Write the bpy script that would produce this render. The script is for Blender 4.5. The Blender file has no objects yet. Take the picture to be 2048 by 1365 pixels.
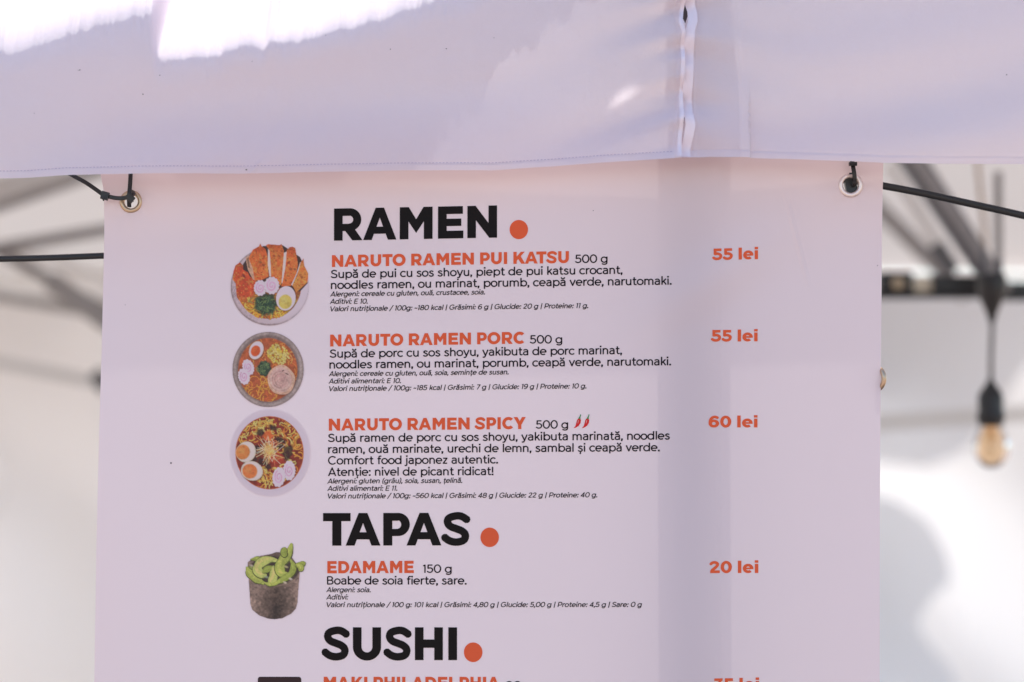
import bpy, math, random
import numpy as np
from mathutils import Vector, geometry
random.seed(7)
rng = np.random.default_rng(7)
R = math.radians
sc = bpy.context.scene

# ------------------------------------------------------------------ camera, light, exposure
CAM_Z, PITCH, FOC = 1.75, R(3.0), 85.0
FP = FOC / 36.0 * 2048.0
D = 2.42                                    # distance of the menu banner
cam_d = bpy.data.cameras.new('camera'); cam = bpy.data.objects.new('camera', cam_d)
sc.collection.objects.link(cam); sc.camera = cam
cam.location = (0, 0, CAM_Z); cam.rotation_euler = (R(90) + PITCH, 0, 0)
cam_d.lens = FOC; cam_d.sensor_width = 36; cam_d.clip_start = 0.05; cam_d.clip_end = 600
cam_d.dof.use_dof = True; cam_d.dof.focus_distance = 2.42; cam_d.dof.aperture_fstop = 2.0

SUN_EL, SUN_AZ = 62.0, 8.0                 # sun behind the tent, a little to the left
sdir = Vector((-math.sin(R(SUN_AZ)) * math.cos(R(SUN_EL)), math.cos(R(SUN_AZ)) * math.cos(R(SUN_EL)), math.sin(R(SUN_EL))))
w = bpy.data.worlds.new('World'); sc.world = w; w.use_nodes = True
nt = w.node_tree; nt.nodes.clear()
sky = nt.nodes.new('ShaderNodeTexSky'); sky.sky_type = 'NISHITA'; sky.sun_disc = False
sky.sun_elevation = R(SUN_EL); sky.sun_rotation = R(-SUN_AZ)
bg = nt.nodes.new('ShaderNodeBackground'); bg.inputs[1].default_value = 0.14
wo = nt.nodes.new('ShaderNodeOutputWorld')
nt.links.new(sky.outputs[0], bg.inputs[0]); nt.links.new(bg.outputs[0], wo.inputs[0])
sl = bpy.data.lights.new('sun', 'SUN'); sl.energy = 3.6; sl.angle = R(0.53); sl.color = (1.0, 0.96, 0.91)
so = bpy.data.objects.new('sun', sl); sc.collection.objects.link(so)
so.rotation_euler = sdir.to_track_quat('Z', 'Y').to_euler(); so.location = (0, 0, 8)
sc.view_settings.view_transform = 'Standard'; sc.view_settings.look = 'None'
sc.view_settings.exposure = 1.29; sc.view_settings.gamma = 1.0; sc.view_settings.use_curve_mapping = False
sc.render.engine = 'CYCLES'
sc.cycles.use_denoising = True
sc.cycles.max_bounces = 10; sc.cycles.diffuse_bounces = 5; sc.cycles.transmission_bounces = 6; sc.cycles.transparent_max_bounces = 10

# ------------------------------------------------------------------ helpers
cT, sT = math.cos(PITCH), math.sin(PITCH)
def P(px, py, Y):
    """Point of the vertical plane y = Y that the photograph's pixel (px, py) looks at (numpy friendly)."""
    x = (px - 1024.0) / FP; u = (682.5 - py) / FP
    k = Y / (cT - u * sT)
    return x * k, k * 0 + Y, CAM_Z + (sT + u * cT) * k
def PV(px, py, Y):
    a = P(px, py, Y); return Vector((float(a[0]), float(a[1]), float(a[2])))

def tag(o, label=None, cat=None, group=None, kind=None):
    if label: o['label'] = label
    if cat: o['category'] = cat
    if group: o['group'] = group
    if kind: o['kind'] = kind
    return o
def empty(name, loc, label, cat, group=None):
    o = bpy.data.objects.new(name, None); o.empty_display_size = 0.05; o.location = loc
    sc.collection.objects.link(o); return tag(o, label, cat, group)
def setpar(o, parent):
    if parent is not None:
        o.parent = parent
        l = parent.location.copy(); p = parent.parent
        while p is not None: l += p.location; p = p.parent
        if parent.type == 'EMPTY': o.location = -l      # geometry is written in world coordinates
def obj(name, verts, faces, m, parent=None, smooth=False, label=None, recentre=True):
    me = bpy.data.meshes.new(name)
    V = np.asarray(verts, dtype=np.float64).reshape(-1, 3)
    c = np.zeros(3)
    if parent is None: c = np.array([V[:, 0].mean(), V[:, 1].mean(), V[:, 2].min()]); V = V - c
    if isinstance(faces, np.ndarray):
        n = faces.shape[1]
        me.vertices.add(len(V)); me.vertices.foreach_set('co', V.astype(np.float32).ravel())
        me.loops.add(faces.size); me.loops.foreach_set('vertex_index', faces.astype(np.int32).ravel())
        me.polygons.add(len(faces)); me.polygons.foreach_set('loop_start', np.arange(0, faces.size, n, dtype=np.int32))
        me.polygons.foreach_set('loop_total', np.full(len(faces), n, dtype=np.int32)); me.update(calc_edges=True)
    else:
        me.from_pydata([tuple(v) for v in V], [], faces)
    if m is not None: me.materials.append(m)
    if smooth: me.polygons.foreach_set('use_smooth', [True] * len(me.polygons))
    me.update()
    o = bpy.data.objects.new(name, me); sc.collection.objects.link(o); o.location = c
    if parent is not None: o.location = (0, 0, 0); setpar(o, parent)
    if label: o['label'] = label
    return o

def tube(pts, r, n=10, cap=True, flat=None):
    """verts, faces of a round (or flat: (w, t)) sweep along pts; r may be a list."""
    pts = [Vector(p) for p in pts]; V = []; F = []
    up0 = None
    for i, p in enumerate(pts):
        t = (pts[min(i + 1, len(pts) - 1)] - pts[max(i - 1, 0)]).normalized()
        if up0 is None:
            up0 = Vector((0, -1, 0)) if abs(t.y) < 0.9 else Vector((0, 0, 1))
        s = t.cross(up0).normalized(); u = s.cross(t).normalized(); up0 = u
        ri = r[i] if isinstance(r, (list, tuple)) else r
        for k in range(n):
            a = 2 * math.pi * k / n + math.pi / n
            if flat: q = s * (flat[0] * (1 if math.cos(a) > 0 else -1) * min(1, abs(math.cos(a)) * 1.5)) + u * (flat[1] * (1 if math.sin(a) > 0 else -1) * min(1, abs(math.sin(a)) * 1.5))
            else: q = (s * math.cos(a) + u * math.sin(a)) * ri
            V.append(p + q)
    for i in range(len(pts) - 1):
        for k in range(n):
            F.append((i * n + k, i * n + (k + 1) % n, (i + 1) * n + (k + 1) % n, (i + 1) * n + k))
    if cap: F.append(tuple(range(n))[::-1]); F.append(tuple((len(pts) - 1) * n + k for k in range(n)))
    return V, F
def bar(a, b, wd, th, bev=0.15):
    """a box section bar from a to b, wd tall in the picture plane and th deep, with bevelled edges."""
    a = Vector(a); b = Vector(b); t = (b - a).normalized()
    s = t.cross(Vector((0, 1, 0))).normalized(); u = s.cross(t).normalized()
    hw, ht = wd / 2, th / 2; c = min(hw, ht) * 2 * bev
    prof = [(-hw + c, -ht), (hw - c, -ht), (hw, -ht + c), (hw, ht - c), (hw - c, ht), (-hw + c, ht), (-hw, ht - c), (-hw, -ht + c)]
    V = [p + s * x + u * y for p in (a, b) for x, y in prof]
    F = [(k, (k + 1) % 8, 8 + (k + 1) % 8, 8 + k) for k in range(8)] + [tuple(range(8))[::-1], tuple(range(8, 16))]
    return V, F
def join(parts):
    V = []; F = []
    for v, f in parts:
        o = len(V); V += list(v); F += [tuple(i + o for i in q) for q in f]
    return V, F
def box(x0, x1, y0, y1, z0, z1):
    V = [(x, y, z) for x in (x0, x1) for y in (y0, y1) for z in (z0, z1)]
    F = [(0, 1, 3, 2), (4, 6, 7, 5), (0, 4, 5, 1), (2, 3, 7, 6), (0, 2, 6, 4), (1, 5, 7, 3)]
    return V, F
def lathe(c, prof, n=28, ax=Vector((0, 0, 1))):
    """revolve (r, h) about axis ax through c."""
    q = ax.to_track_quat('Z', 'Y'); V = []; F = []
    for r, h in prof:
        for k in range(n):
            a = 2 * math.pi * k / n
            V.append(Vector(c) + q @ Vector((r * math.cos(a), r * math.sin(a), h)))
    for i in range(len(prof) - 1):
        for k in range(n):
            F.append((i * n + k, i * n + (k + 1) % n, (i + 1) * n + (k + 1) % n, (i + 1) * n + k))
    return V, F

# ------------------------------------------------------------------ materials
def newmat(name):
    m = bpy.data.materials.new(name); m.use_nodes = True; m.node_tree.nodes.clear()
    return m, m.node_tree.nodes, m.node_tree.links
def plain(name, col, rough=0.5, metal=0.0, bump=0.0, scale=60, var=0.12, spec=0.5):
    m, N, L = newmat(name)
    o = N.new('ShaderNodeOutputMaterial'); b = N.new('ShaderNodeBsdfPrincipled'); L.new(b.outputs[0], o.inputs[0])
    tc = N.new('ShaderNodeTexCoord'); nz = N.new('ShaderNodeTexNoise'); nz.inputs['Scale'].default_value = scale; nz.inputs['Detail'].default_value = 6
    L.new(tc.outputs['Object'], nz.inputs['Vector'])
    mr = N.new('ShaderNodeMapRange'); mr.inputs[3].default_value = 1 - var; mr.inputs[4].default_value = 1 + var
    L.new(nz.outputs[0], mr.inputs[0])
    mx = N.new('ShaderNodeMix'); mx.data_type = 'RGBA'; mx.blend_type = 'MULTIPLY'; mx.inputs[0].default_value = 1
    mx.inputs[6].default_value = (*col, 1); L.new(mr.outputs[0], mx.inputs[7])
    L.new(mx.outputs[2], b.inputs['Base Color'])
    b.inputs['Roughness'].default_value = rough; b.inputs['Metallic'].default_value = metal; b.inputs['Specular IOR Level'].default_value = spec
    if bump:
        bp = N.new('ShaderNodeBump'); bp.inputs['Strength'].default_value = bump; bp.inputs['Distance'].default_value = 0.001
        L.new(nz.outputs[0], bp.inputs['Height']); L.new(bp.outputs[0], b.inputs['Normal'])
    return m
def fabric(name, col, trans, tcol, rough=0.6, spec=0.3, weave=0.0, wscale=900.0, wrinkle=0.0, attr=None):
    """woven or coated sheet that lets some light through: principled front mixed with a translucent lobe."""
    m, N, L = newmat(name)
    o = N.new('ShaderNodeOutputMaterial'); b = N.new('ShaderNodeBsdfPrincipled'); t = N.new('ShaderNodeBsdfTranslucent')
    mix = N.new('ShaderNodeMixShader'); mix.inputs[0].default_value = trans
    L.new(b.outputs[0], mix.inputs[1]); L.new(t.outputs[0], mix.inputs[2]); L.new(mix.outputs[0], o.inputs[0])
    tc = N.new('ShaderNodeTexCoord')
    nz = N.new('ShaderNodeTexNoise'); nz.inputs['Scale'].default_value = 5; nz.inputs['Detail'].default_value = 5
    L.new(tc.outputs['Object'], nz.inputs['Vector'])
    mr = N.new('ShaderNodeMapRange'); mr.inputs[3].default_value = 0.965; mr.inputs[4].default_value = 1.02
    L.new(nz.outputs[0], mr.inputs[0])
    mx = N.new('ShaderNodeMix'); mx.data_type = 'RGBA'; mx.blend_type = 'MULTIPLY'; mx.inputs[0].default_value = 1
    mx.inputs[6].default_value = (*col, 1); L.new(mr.outputs[0], mx.inputs[7])
    src = mx.outputs[2]
    tsrc = None
    if attr:
        at = N.new('ShaderNodeAttribute'); at.attribute_name = attr
        m2 = N.new('ShaderNodeMix'); m2.data_type = 'RGBA'; m2.blend_type = 'MULTIPLY'; m2.inputs[0].default_value = 1
        L.new(src, m2.inputs[6]); L.new(at.outputs['Color'], m2.inputs[7]); src = m2.outputs[2]
        m3 = N.new('ShaderNodeMix'); m3.data_type = 'RGBA'; m3.blend_type = 'MULTIPLY'; m3.inputs[0].default_value = 1
        m3.inputs[6].default_value = (*tcol, 1); L.new(at.outputs['Color'], m3.inputs[7]); tsrc = m3.outputs[2]
    L.new(src, b.inputs['Base Color'])
    if tsrc: L.new(tsrc, t.inputs['Color'])
    else: t.inputs['Color'].default_value = (*tcol, 1)
    b.inputs['Roughness'].default_value = rough; b.inputs['Specular IOR Level'].default_value = spec
    last = None
    if wrinkle:
        n2 = N.new('ShaderNodeTexNoise'); n2.inputs['Scale'].default_value = 14; n2.inputs['Detail'].default_value = 4
        L.new(tc.outputs['Object'], n2.inputs['Vector'])
        bp = N.new('ShaderNodeBump'); bp.inputs['Strength'].default_value = wrinkle; bp.inputs['Distance'].default_value = 0.01
        L.new(n2.outputs[0], bp.inputs['Height']); last = bp
    if weave:
        sx = N.new('ShaderNodeSeparateXYZ'); L.new(tc.outputs['Object'], sx.inputs[0])
        outs = []
        for ax in ('X', 'Z'):
            mu = N.new('ShaderNodeMath'); mu.operation = 'MULTIPLY'; mu.inputs[1].default_value = wscale * 2 * math.pi; L.new(sx.outputs[ax], mu.inputs[0])
            sn = N.new('ShaderNodeMath'); sn.operation = 'SINE'; L.new(mu.outputs[0], sn.inputs[0]); outs.append(sn)
        ad = N.new('ShaderNodeMath'); ad.operation = 'ADD'; L.new(outs[0].outputs[0], ad.inputs[0]); L.new(outs[1].outputs[0], ad.inputs[1])
        n3 = N.new('ShaderNodeTexNoise'); n3.inputs['Scale'].default_value = 320; n3.inputs['Detail'].default_value = 3
        L.new(tc.outputs['Object'], n3.inputs['Vector'])
        a2 = N.new('ShaderNodeMath'); a2.operation = 'MULTIPLY_ADD'; a2.inputs[1].default_value = 4.0
        L.new(n3.outputs[0], a2.inputs[0]); L.new(ad.outputs[0], a2.inputs[2])
        bp = N.new('ShaderNodeBump'); bp.inputs['Strength'].default_value = weave; bp.inputs['Distance'].default_value = 0.0002
        L.new(a2.outputs[0], bp.inputs['Height'])
        if last: L.new(last.outputs[0], bp.inputs['Normal'])
        last = bp
    if last: L.new(last.outputs[0], b.inputs['Normal'])
    return m

BAN = (0.785, 0.63, 0.64)                       # vinyl white with its faint pink cast
M_ban = fabric('banner_vinyl', BAN, 0.26, (0.86, 0.74, 0.74), rough=0.42, spec=0.45, wrinkle=0.03)
M_pic = fabric('banner_photo_print', BAN, 0.26, (0.86, 0.74, 0.74), rough=0.42, spec=0.45, attr='ink')
def lin(v): v = v / 255.0; return v / 12.92 if v <= 0.04045 else ((v + 0.055) / 1.055) ** 2.4
BLIN = np.array([lin(205), lin(188), lin(204)])
def ink(r, g, b): return np.clip(np.array([lin(r), lin(g), lin(b)]) / BLIN, 0.004, 1.0)
def inkmat(name, rgb):
    k = ink(*rgb) * np.array(BAN)
    return fabric(name, tuple(k), 0.06, tuple(k), rough=0.5, spec=0.12)
M_black = inkmat('black_ink', (20, 14, 14)); M_text = inkmat('dark_text_ink', (26, 16, 26)); M_orange = inkmat('orange_ink', (201, 84, 54))
M_red = inkmat('red_ink', (190, 40, 44)); M_green = inkmat('green_ink', (60, 120, 80)); M_spot = inkmat('pale_ink', (235, 150, 150))
M_val = fabric('valance_polyester', (0.95, 0.785, 0.83), 0.30, (0.92, 0.85, 0.88), rough=0.5, spec=0.35, weave=0.9, wscale=940, wrinkle=0.02)
M_roof = fabric('roof_polyester', (0.70, 0.67, 0.64), 0.095, (0.78, 0.76, 0.74), rough=0.7, weave=0.2, wrinkle=0.10)
M_band = fabric('sun_spot_roof_polyester', (0.70, 0.67, 0.64), 0.095, (0.78, 0.76, 0.74), rough=0.7)  # roof band with an added see-through patch for the valance sun spot
def _sun_patch(m):
    N, L = m.node_tree.nodes, m.node_tree.links; o = [n for n in N if n.type == 'OUTPUT_MATERIAL'][0]; src = o.inputs[0].links[0].from_socket
    at = N.new('ShaderNodeAttribute'); at.attribute_name = 'thin'; tr = N.new('ShaderNodeBsdfTransparent'); mx = N.new('ShaderNodeMixShader')
    L.new(at.outputs['Fac'], mx.inputs[0]); L.new(src, mx.inputs[1]); L.new(tr.outputs[0], mx.inputs[2]); L.new(mx.outputs[0], o.inputs[0])
_sun_patch(M_band)
def _open(m, k):
    """open weave: a share k of the light passes between the threads unscattered"""
    N, L = m.node_tree.nodes, m.node_tree.links; o = [n for n in N if n.type == 'OUTPUT_MATERIAL'][0]; src = o.inputs[0].links[0].from_socket
    tr = N.new('ShaderNodeBsdfTransparent'); mx = N.new('ShaderNodeMixShader'); mx.inputs[0].default_value = k
    L.new(src, mx.inputs[1]); L.new(tr.outputs[0], mx.inputs[2]); L.new(mx.outputs[0], o.inputs[0])
OPEN = 0.15
M_roof_f = fabric('front_roof_polyester', (0.70, 0.67, 0.64), 0.095, (0.78, 0.76, 0.74), rough=0.7, weave=0.2, wrinkle=0.10)
_open(M_roof_f, OPEN)
M_wall = fabric('wall_sheet', (0.80, 0.78, 0.76), 0.205, (0.95, 0.93, 0.91), rough=0.7, wrinkle=0.15)
M_shade = fabric('drape_sheet', (0.76, 0.76, 0.78), 0.46, (0.86, 0.88, 0.92), rough=0.7, wrinkle=0.15)
M_shade_w = fabric('pale_shade_sheet', (0.80, 0.77, 0.74), 0.58, (0.95, 0.91, 0.88), rough=0.7, wrinkle=0.15)
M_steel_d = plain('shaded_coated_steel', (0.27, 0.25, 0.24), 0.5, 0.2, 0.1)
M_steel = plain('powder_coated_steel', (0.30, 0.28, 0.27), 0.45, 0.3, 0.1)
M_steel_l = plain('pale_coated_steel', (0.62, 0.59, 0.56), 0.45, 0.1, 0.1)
M_dark = plain('dark_grey_steel', (0.10, 0.095, 0.10), 0.4, 0.3, 0.1)
M_plastic = plain('black_nylon', (0.012, 0.011, 0.011), 0.38, 0, 0.15, 300)
M_rubber = plain('black_rubber', (0.010, 0.010, 0.011), 0.5, 0, 0.2, 400)
M_brass = plain('worn_brass', (0.56, 0.40, 0.27), 0.32, 0.9, 0.1, 200)
M_nickel = plain('nickel_plated', (0.80, 0.68, 0.64), 0.4, 0.8, 0.1, 200)
M_beige = plain('beige_cord', (0.50, 0.38, 0.28), 0.8)
M_tan = plain('tan_plastic', (0.45, 0.36, 0.24), 0.6)
M_cream = plain('cream_gap', (0.75, 0.68, 0.52), 0.6)
M_stitch = plain('lilac_thread', (0.60, 0.48, 0.60), 0.8)
M_speck = plain('grime', (0.20, 0.15, 0.15), 0.9)

# ------------------------------------------------------------------ ground
def pavingmat():
    m, N, L = newmat('pale_paving')
    o = N.new('ShaderNodeOutputMaterial'); b = N.new('ShaderNodeBsdfPrincipled'); L.new(b.outputs[0], o.inputs[0])
    tc = N.new('ShaderNodeTexCoord'); br = N.new('ShaderNodeTexBrick'); br.inputs['Scale'].default_value = 2.0
    br.inputs['Color1'].default_value = (0.31, 0.235, 0.185, 1); br.inputs['Color2'].default_value = (0.27, 0.205, 0.165, 1); br.inputs['Mortar'].default_value = (0.2, 0.17, 0.15, 1)
    br.inputs['Mortar Size'].default_value = 0.012
    L.new(tc.outputs['Object'], br.inputs['Vector']); L.new(br.outputs[0], b.inputs['Base Color']); b.inputs['Roughness'].default_value = 0.85
    return m
g = obj('ground', [(-150, -150, 0), (150, -150, 0), (150, 150, 0), (-150, 150, 0)], [(0, 1, 2, 3)], pavingmat()); tag(g, kind='structure')

# ------------------------------------------------------------------ the tent
TX, TY = 0.45, 4.0                              # tent centre
tent = empty('market_tent', (TX, TY, 0), 'white market tent with a two piece front valance and grey scissor frame', 'tent')
VY = 2.365                                      # plane of the valance
def interp(x, xs, ys): return np.interp(x, xs, ys)
def smooth_interp(x, xs, ys):
    """monotone cosine interpolation"""
    xs = np.asarray(xs, float); ys = np.asarray(ys, float); x = np.clip(x, xs[0], xs[-1])
    i = np.clip(np.searchsorted(xs, x) - 1, 0, len(xs) - 2); t = (x - xs[i]) / (xs[i + 1] - xs[i]); t = t * t * (3 - 2 * t)
    return ys[i] * (1 - t) + ys[i + 1] * t
def hemL(x): return interp(x, [-400, -200, 0, 60, 130, 200, 300, 500, 600, 800, 985, 1080, 1200, 1300, 1375], [372, 364, 356, 355, 350, 349, 347.5, 347, 344.5, 340.5, 339.5, 333, 325, 320, 318])
def hemR(x): return interp(x, [1355, 1380, 1420, 1480, 1560, 1700, 1766, 1900, 2048, 2400], [317, 316, 314, 315, 318, 323.5, 327, 328.5, 328, 326])
def bendline(x):
    irr = 4.5 * np.sin(x / 47.0 + 2.0 * np.sin(x / 71.0)) + 3.0 * np.sin(x / 17.3 + 3 * np.sin(x / 59.0)) + 2.2 * np.sin(x / 6.7 + 2.5 * np.sin(x / 23.0)) + 1.2 * np.sin(x / 2.9 + 3 * np.sin(x / 11.0))
    a = 84 - 0.22 * x + irr
    b = 122 - 0.26 * (x - 305) + 1.3 * irr + 7 * np.exp(-((x - 520) / 10.0) ** 2) - 22 * np.exp(-((x - 538) / 9.0) ** 2)
    k = 1 / (1 + np.exp(-(x - 304) / 3.5))
    c = np.clip(np.maximum(a, -170) * (1 - k) + b * k, -170, 200)
    return c
def relief(px, py, side):
    """y offset of the valance fabric in metres, positive towards the back"""
    s = 0.0005
    q = (bendline(px) if side == 'L' else np.full_like(px, -150.0)) - py
    # closed form of the integral of tan(phi): flat below the bend, rolling back above it
    qq = np.maximum(q + 70, 0)
    q2 = np.maximum(qq - 70, 0); y = s * (0.08 * (np.maximum(330 - py, 0)) + np.where(qq < 70, qq * qq / 258.0, 18.99 + 0.5426 * q2 + q2 * q2 / 240.0))
    f = 0.0032 * np.sin((px * 0.23 + py) / 41.0 + 0.6 * np.sin(px / 160.0)) * np.clip((py + 40) / 150, 0, 1)
    f += 0.0018 * np.sin((px * 0.33 + py * 0.8) / 23.0 + 1.5 * np.sin(px / 210.0 + 1)) * (0.4 + 0.6 * np.sin(px / 300.0) ** 2)
    f += 0.0035 * np.sin(px / 190.0 + 0.8) * np.clip(py / 340.0, 0, 1)
    l1 = (py - (262 - 0.205 * (px - 380))); f += 0.0075 / (1 + np.exp(-l1 / 16.0)) * np.clip((px - 250) / 250, 0, 1) * np.clip((1330 - px) / 150, 0, 1)
    l2 = (py - (300 - 0.02 * (px - 900) - 0.22 * np.maximum(px - 1100, 0))); f += -0.0060 / (1 + np.exp(-l2 / 14.0)) * np.clip((px - 850) / 300, 0, 1) * (px < 1500)
    l3 = py - 178 - 10 * np.sin(px / 140.0); f += 0.0028 * np.exp(-(l3 / 60.0) ** 2)
    f += 0.0007 * np.sin(px / 29.0 + 2 * np.sin(px / 83.0)) * np.clip((py - 270) / 60, 0, 1) + 0.0003 * np.sin(px / 8.0 + 2 * np.sin(px / 40.0)) * np.clip((py - 315) / 15, 0, 1)
    f += -0.0012 * np.exp(-(((px - 515) + (py - 330) * 0.9) / 4.0) ** 2) * np.clip((py - 318) / 8, 0, 1)
    f += 0.0005 * np.sin(px / 11.0 + py / 17.0) * np.exp(-np.abs(px - 540) / 60.0)
    # pleats pulled from the seam
    d = np.abs(px - 1366)
    if side == 'L':
        f += 0.0050 * np.exp(-d / 70.0) * np.sin((py + 0.35 * (px - 1366)) / 13.0 + 0.8 * np.sin(py / 60.0)) + 0.0016 * np.exp(-d / 40.0) * np.sin((py - 0.2 * d) / 6.5)
        f += -0.0012 * np.exp(-((px - 1338) / 14.0) ** 2)
    else:
        f += 0.0046 * np.exp(-d / 80.0) * np.sin((py - 0.25 * (px - 1366)) / 15.0 + 1) + 0.0013 * np.exp(-d / 45.0) * np.sin(py / 8.0 + 1)
        f += 0.0045 * np.clip((py - 255) / 70.0, 0, 1) ** 2 * np.clip((px - 1400) / 300.0, 0, 1)
        f += -0.0018 * (1 / (1 + np.exp(-(1392 - px) / 1.2))) - 0.0008 / (1 + np.exp(-(px - 1482) / 1.2))
    return y + f
EL_Y = [-180, -20, 5, 20, 42, 60, 110, 150, 190, 225, 250, 275, 300, 330]
EL_X = [1372, 1374, 1371, 1368, 1365, 1371, 1370.5, 1369, 1367, 1368, 1366, 1363, 1362, 1362]
ER_X = [1371, 1372, 1373, 1377, 1377, 1371, 1369.5, 1368, 1366, 1367, 1371, 1367, 1361.5, 1361.5]
def valance(side):
    nx = 640 if side == 'L' else 380; ny = 260
    v = np.linspace(0, 1, ny)[:, None]; u = np.linspace(0, 1, nx)[None, :]
    py0 = -180 + (v * (348 + 180))
    if side == 'L':
        u = u ** 0.85; xe = interp(py0, EL_Y, EL_X); px = -420 + (xe + 420) * u; hem = hemL(px)
    else:
        u = u ** 1.25; xe = interp(py0, EL_Y, ER_X); px = xe + (2500 - xe) * u; hem = hemR(px)
    py = -180 + v * (hem + 180)
    y = relief(px, py, side)
    near = hem - py
    y = y + np.where(near < 14, -0.0007 * np.clip((14 - near) / 1.5, 0, 1), 0) + 0.0005 * np.exp(-((near - 15.0) / 1.3) ** 2)    # folded hem and stitch groove
    if side == 'L':                                                            # velcro border strip folded forward
        e = xe - px
        y = y - 0.0024 * (1 / (1 + np.exp(-(13 - e) / 1.2))) - 0.002 * np.exp(-((e - 3) / 5.0) ** 2) * (0.5 + 0.5 * np.sin(py / 22.0))
    base = 0.0 if side == 'L' else 0.004
    X, Y, Z = P(px, py, VY + base); Y = Y + y
    V = np.stack([X, Y, Z], -1).reshape(-1, 3)
    idx = np.arange(nx * ny).reshape(ny, nx)
    F = np.stack([idx[:-1, :-1], idx[1:, :-1], idx[1:, 1:], idx[:-1, 1:]], -1).reshape(-1, 4)
    o = obj('valance', V, F, M_val, tent, smooth=True, label='left valance panel, sunlit along its top edge' if side == 'L' else 'right valance panel beside the seam')
    return o, V.reshape(ny, nx, 3)
oL, gL = valance('L'); oR, gR = valance('R')
def valpt(px, py, side, off=0.0006):
    a = np.array([float(px)]); b = np.array([float(py)])
    y = relief(a, b, side)[0]; x, yy, z = P(a, b, VY + (0 if side == 'L' else 0.004)); return Vector((float(x[0]), VY + (0 if side == 'L' else 0.004) + y - off, float(z[0])))
def tape(name, side, w0, w1, off, par):
    py = np.linspace(-150, 315, 190)[:, None]; xe = interp(py, EL_Y, EL_X if side == 'L' else ER_X)
    u = np.linspace(0, 1, 6)[None, :]; px = xe + (w0 + (w1 - w0) * u) + 0.8 * np.sin(py / 19.0) * np.abs(u - 0.5); pyy = py + 0 * px
    y = relief(px, pyy, side) - off - 0.0003 * np.sin(math.pi * u) - 0.0003 * np.abs(np.sin(py / 24.0 + 0.6)) * (0.5 + u * 0.5)
    if side == 'L': y = y - 0.0026 - 0.002 * np.exp(-((xe - px - 3) / 5.0) ** 2) * (0.5 + 0.5 * np.sin(py / 22.0))
    Yb = VY + (0 if side == 'L' else 0.004); X, Y, Z = P(px, pyy, Yb); V = np.stack([X, Y * 0 + Yb + y, Z], -1).reshape(-1, 3)
    idx = np.arange(190 * 6).reshape(190, 6); F = np.stack([idx[:-1, :-1], idx[1:, :-1], idx[1:, 1:], idx[:-1, 1:]], -1).reshape(-1, 4)
    o = obj(name, V, F, M_tape, par, smooth=True); o.location = (0, 0, 0)
M_tape = fabric('border_tape', (0.90, 0.765, 0.80), 0.22, (0.9, 0.85, 0.88), rough=0.5, spec=0.4)
tape('border_tape', 'L', -8, 0.4, 0.0003, oL); tape('border_tape', 'R', -0.5, 19, 0.0022, oR)
# stitching along the hem: short threads
parts = []
x = -60.0
while x < 1352:
    yb = float(hemL(x)) - 15.0; yb2 = float(hemL(x + 4)) - 15.0
    parts.append(tube([valpt(x, yb, 'L', 0.0002), valpt(x + 4.2, yb2, 'L', 0.0002)], 0.00028, 5)); x += 7.0
o = obj('stitching', *join(parts), M_stitch, oL); o['kind'] = 'stuff'; o.location = (0, 0, 0); 
# small marks on the fabric
def disc(c, r, n=9, nrm=(0, -1, 0), sx=1.0):
    V = [Vector(c)] + [Vector(c) + Vector((r * sx * math.cos(2 * math.pi * k / n), 0, r * math.sin(2 * math.pi * k / n))) for k in range(n)]
    return V, [(0, 1 + k, 1 + (k + 1) % n) for k in range(n)]
sp = [(157, 138, 1.6), (153.5, 138.5, .9), (317, 148, 1.2), (283, 186, 1.5), (503, 121, 1.0), (780, 96, 1.3), (892, 94, 1.4), (650, 68, 1.0), (988, 72, .9), (492.5, 339.5, 1.9), (66, 225, .9)]
for a, b, r in sp: obj('grime_mark', *disc(valpt(a, b, 'L', 0.0009), r * 0.00036, 7, sx=1.3), M_speck, oL).location = (0, 0, 0)
for a, b, r in [(2017, 147, 1.5), (1378, 302, 1.2)]: obj('grime_mark', *disc(valpt(a, b, 'R', 0.0011), r * 0.00036, 7, sx=1.3), M_speck, oR).location = (0, 0, 0)

# roof: four sloping panels with an added, unseen hole in the front one for the sun spot
x0, x1, y1 = TX - 2.1, TX + 2.1, 5.62
zb = float(gL[0, 0, 2]); yb = float(gL[0, :, 1].mean())
pk = Vector((TX, TY + 0.02, 3.05)); EZ = 2.20
def panel(a, b, c, name, n=24, sag=0.03, hole=None):
    """triangular cloth panel, apex c, sagging slightly"""
    V = []; F = []; ids = {}
    for i in range(n + 1):
        for j in range(i + 1):
            t = i / n; s = j / i if i else 0
            p = c.lerp(a.lerp(b, s), t); p.z -= sag * math.sin(math.pi * t) * math.sin(math.pi * s if i else 0) + 0.0
            ids[i, j] = len(V); V.append(p)
    for i in range(n):
        for j in range(i + 1):
            F.append((ids[i, j], ids[i + 1, j], ids[i + 1, j + 1]))
            if j < i: F.append((ids[i, j], ids[i + 1, j + 1], ids[i, j + 1]))
    return V, F
cFL = Vector((x0, yb + 0.012, zb - 0.004)); cFR = Vector((x1, yb + 0.012, zb - 0.004)); cBL = Vector((x0, y1, EZ)); cBR = Vector((x1, y1, EZ))
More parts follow.
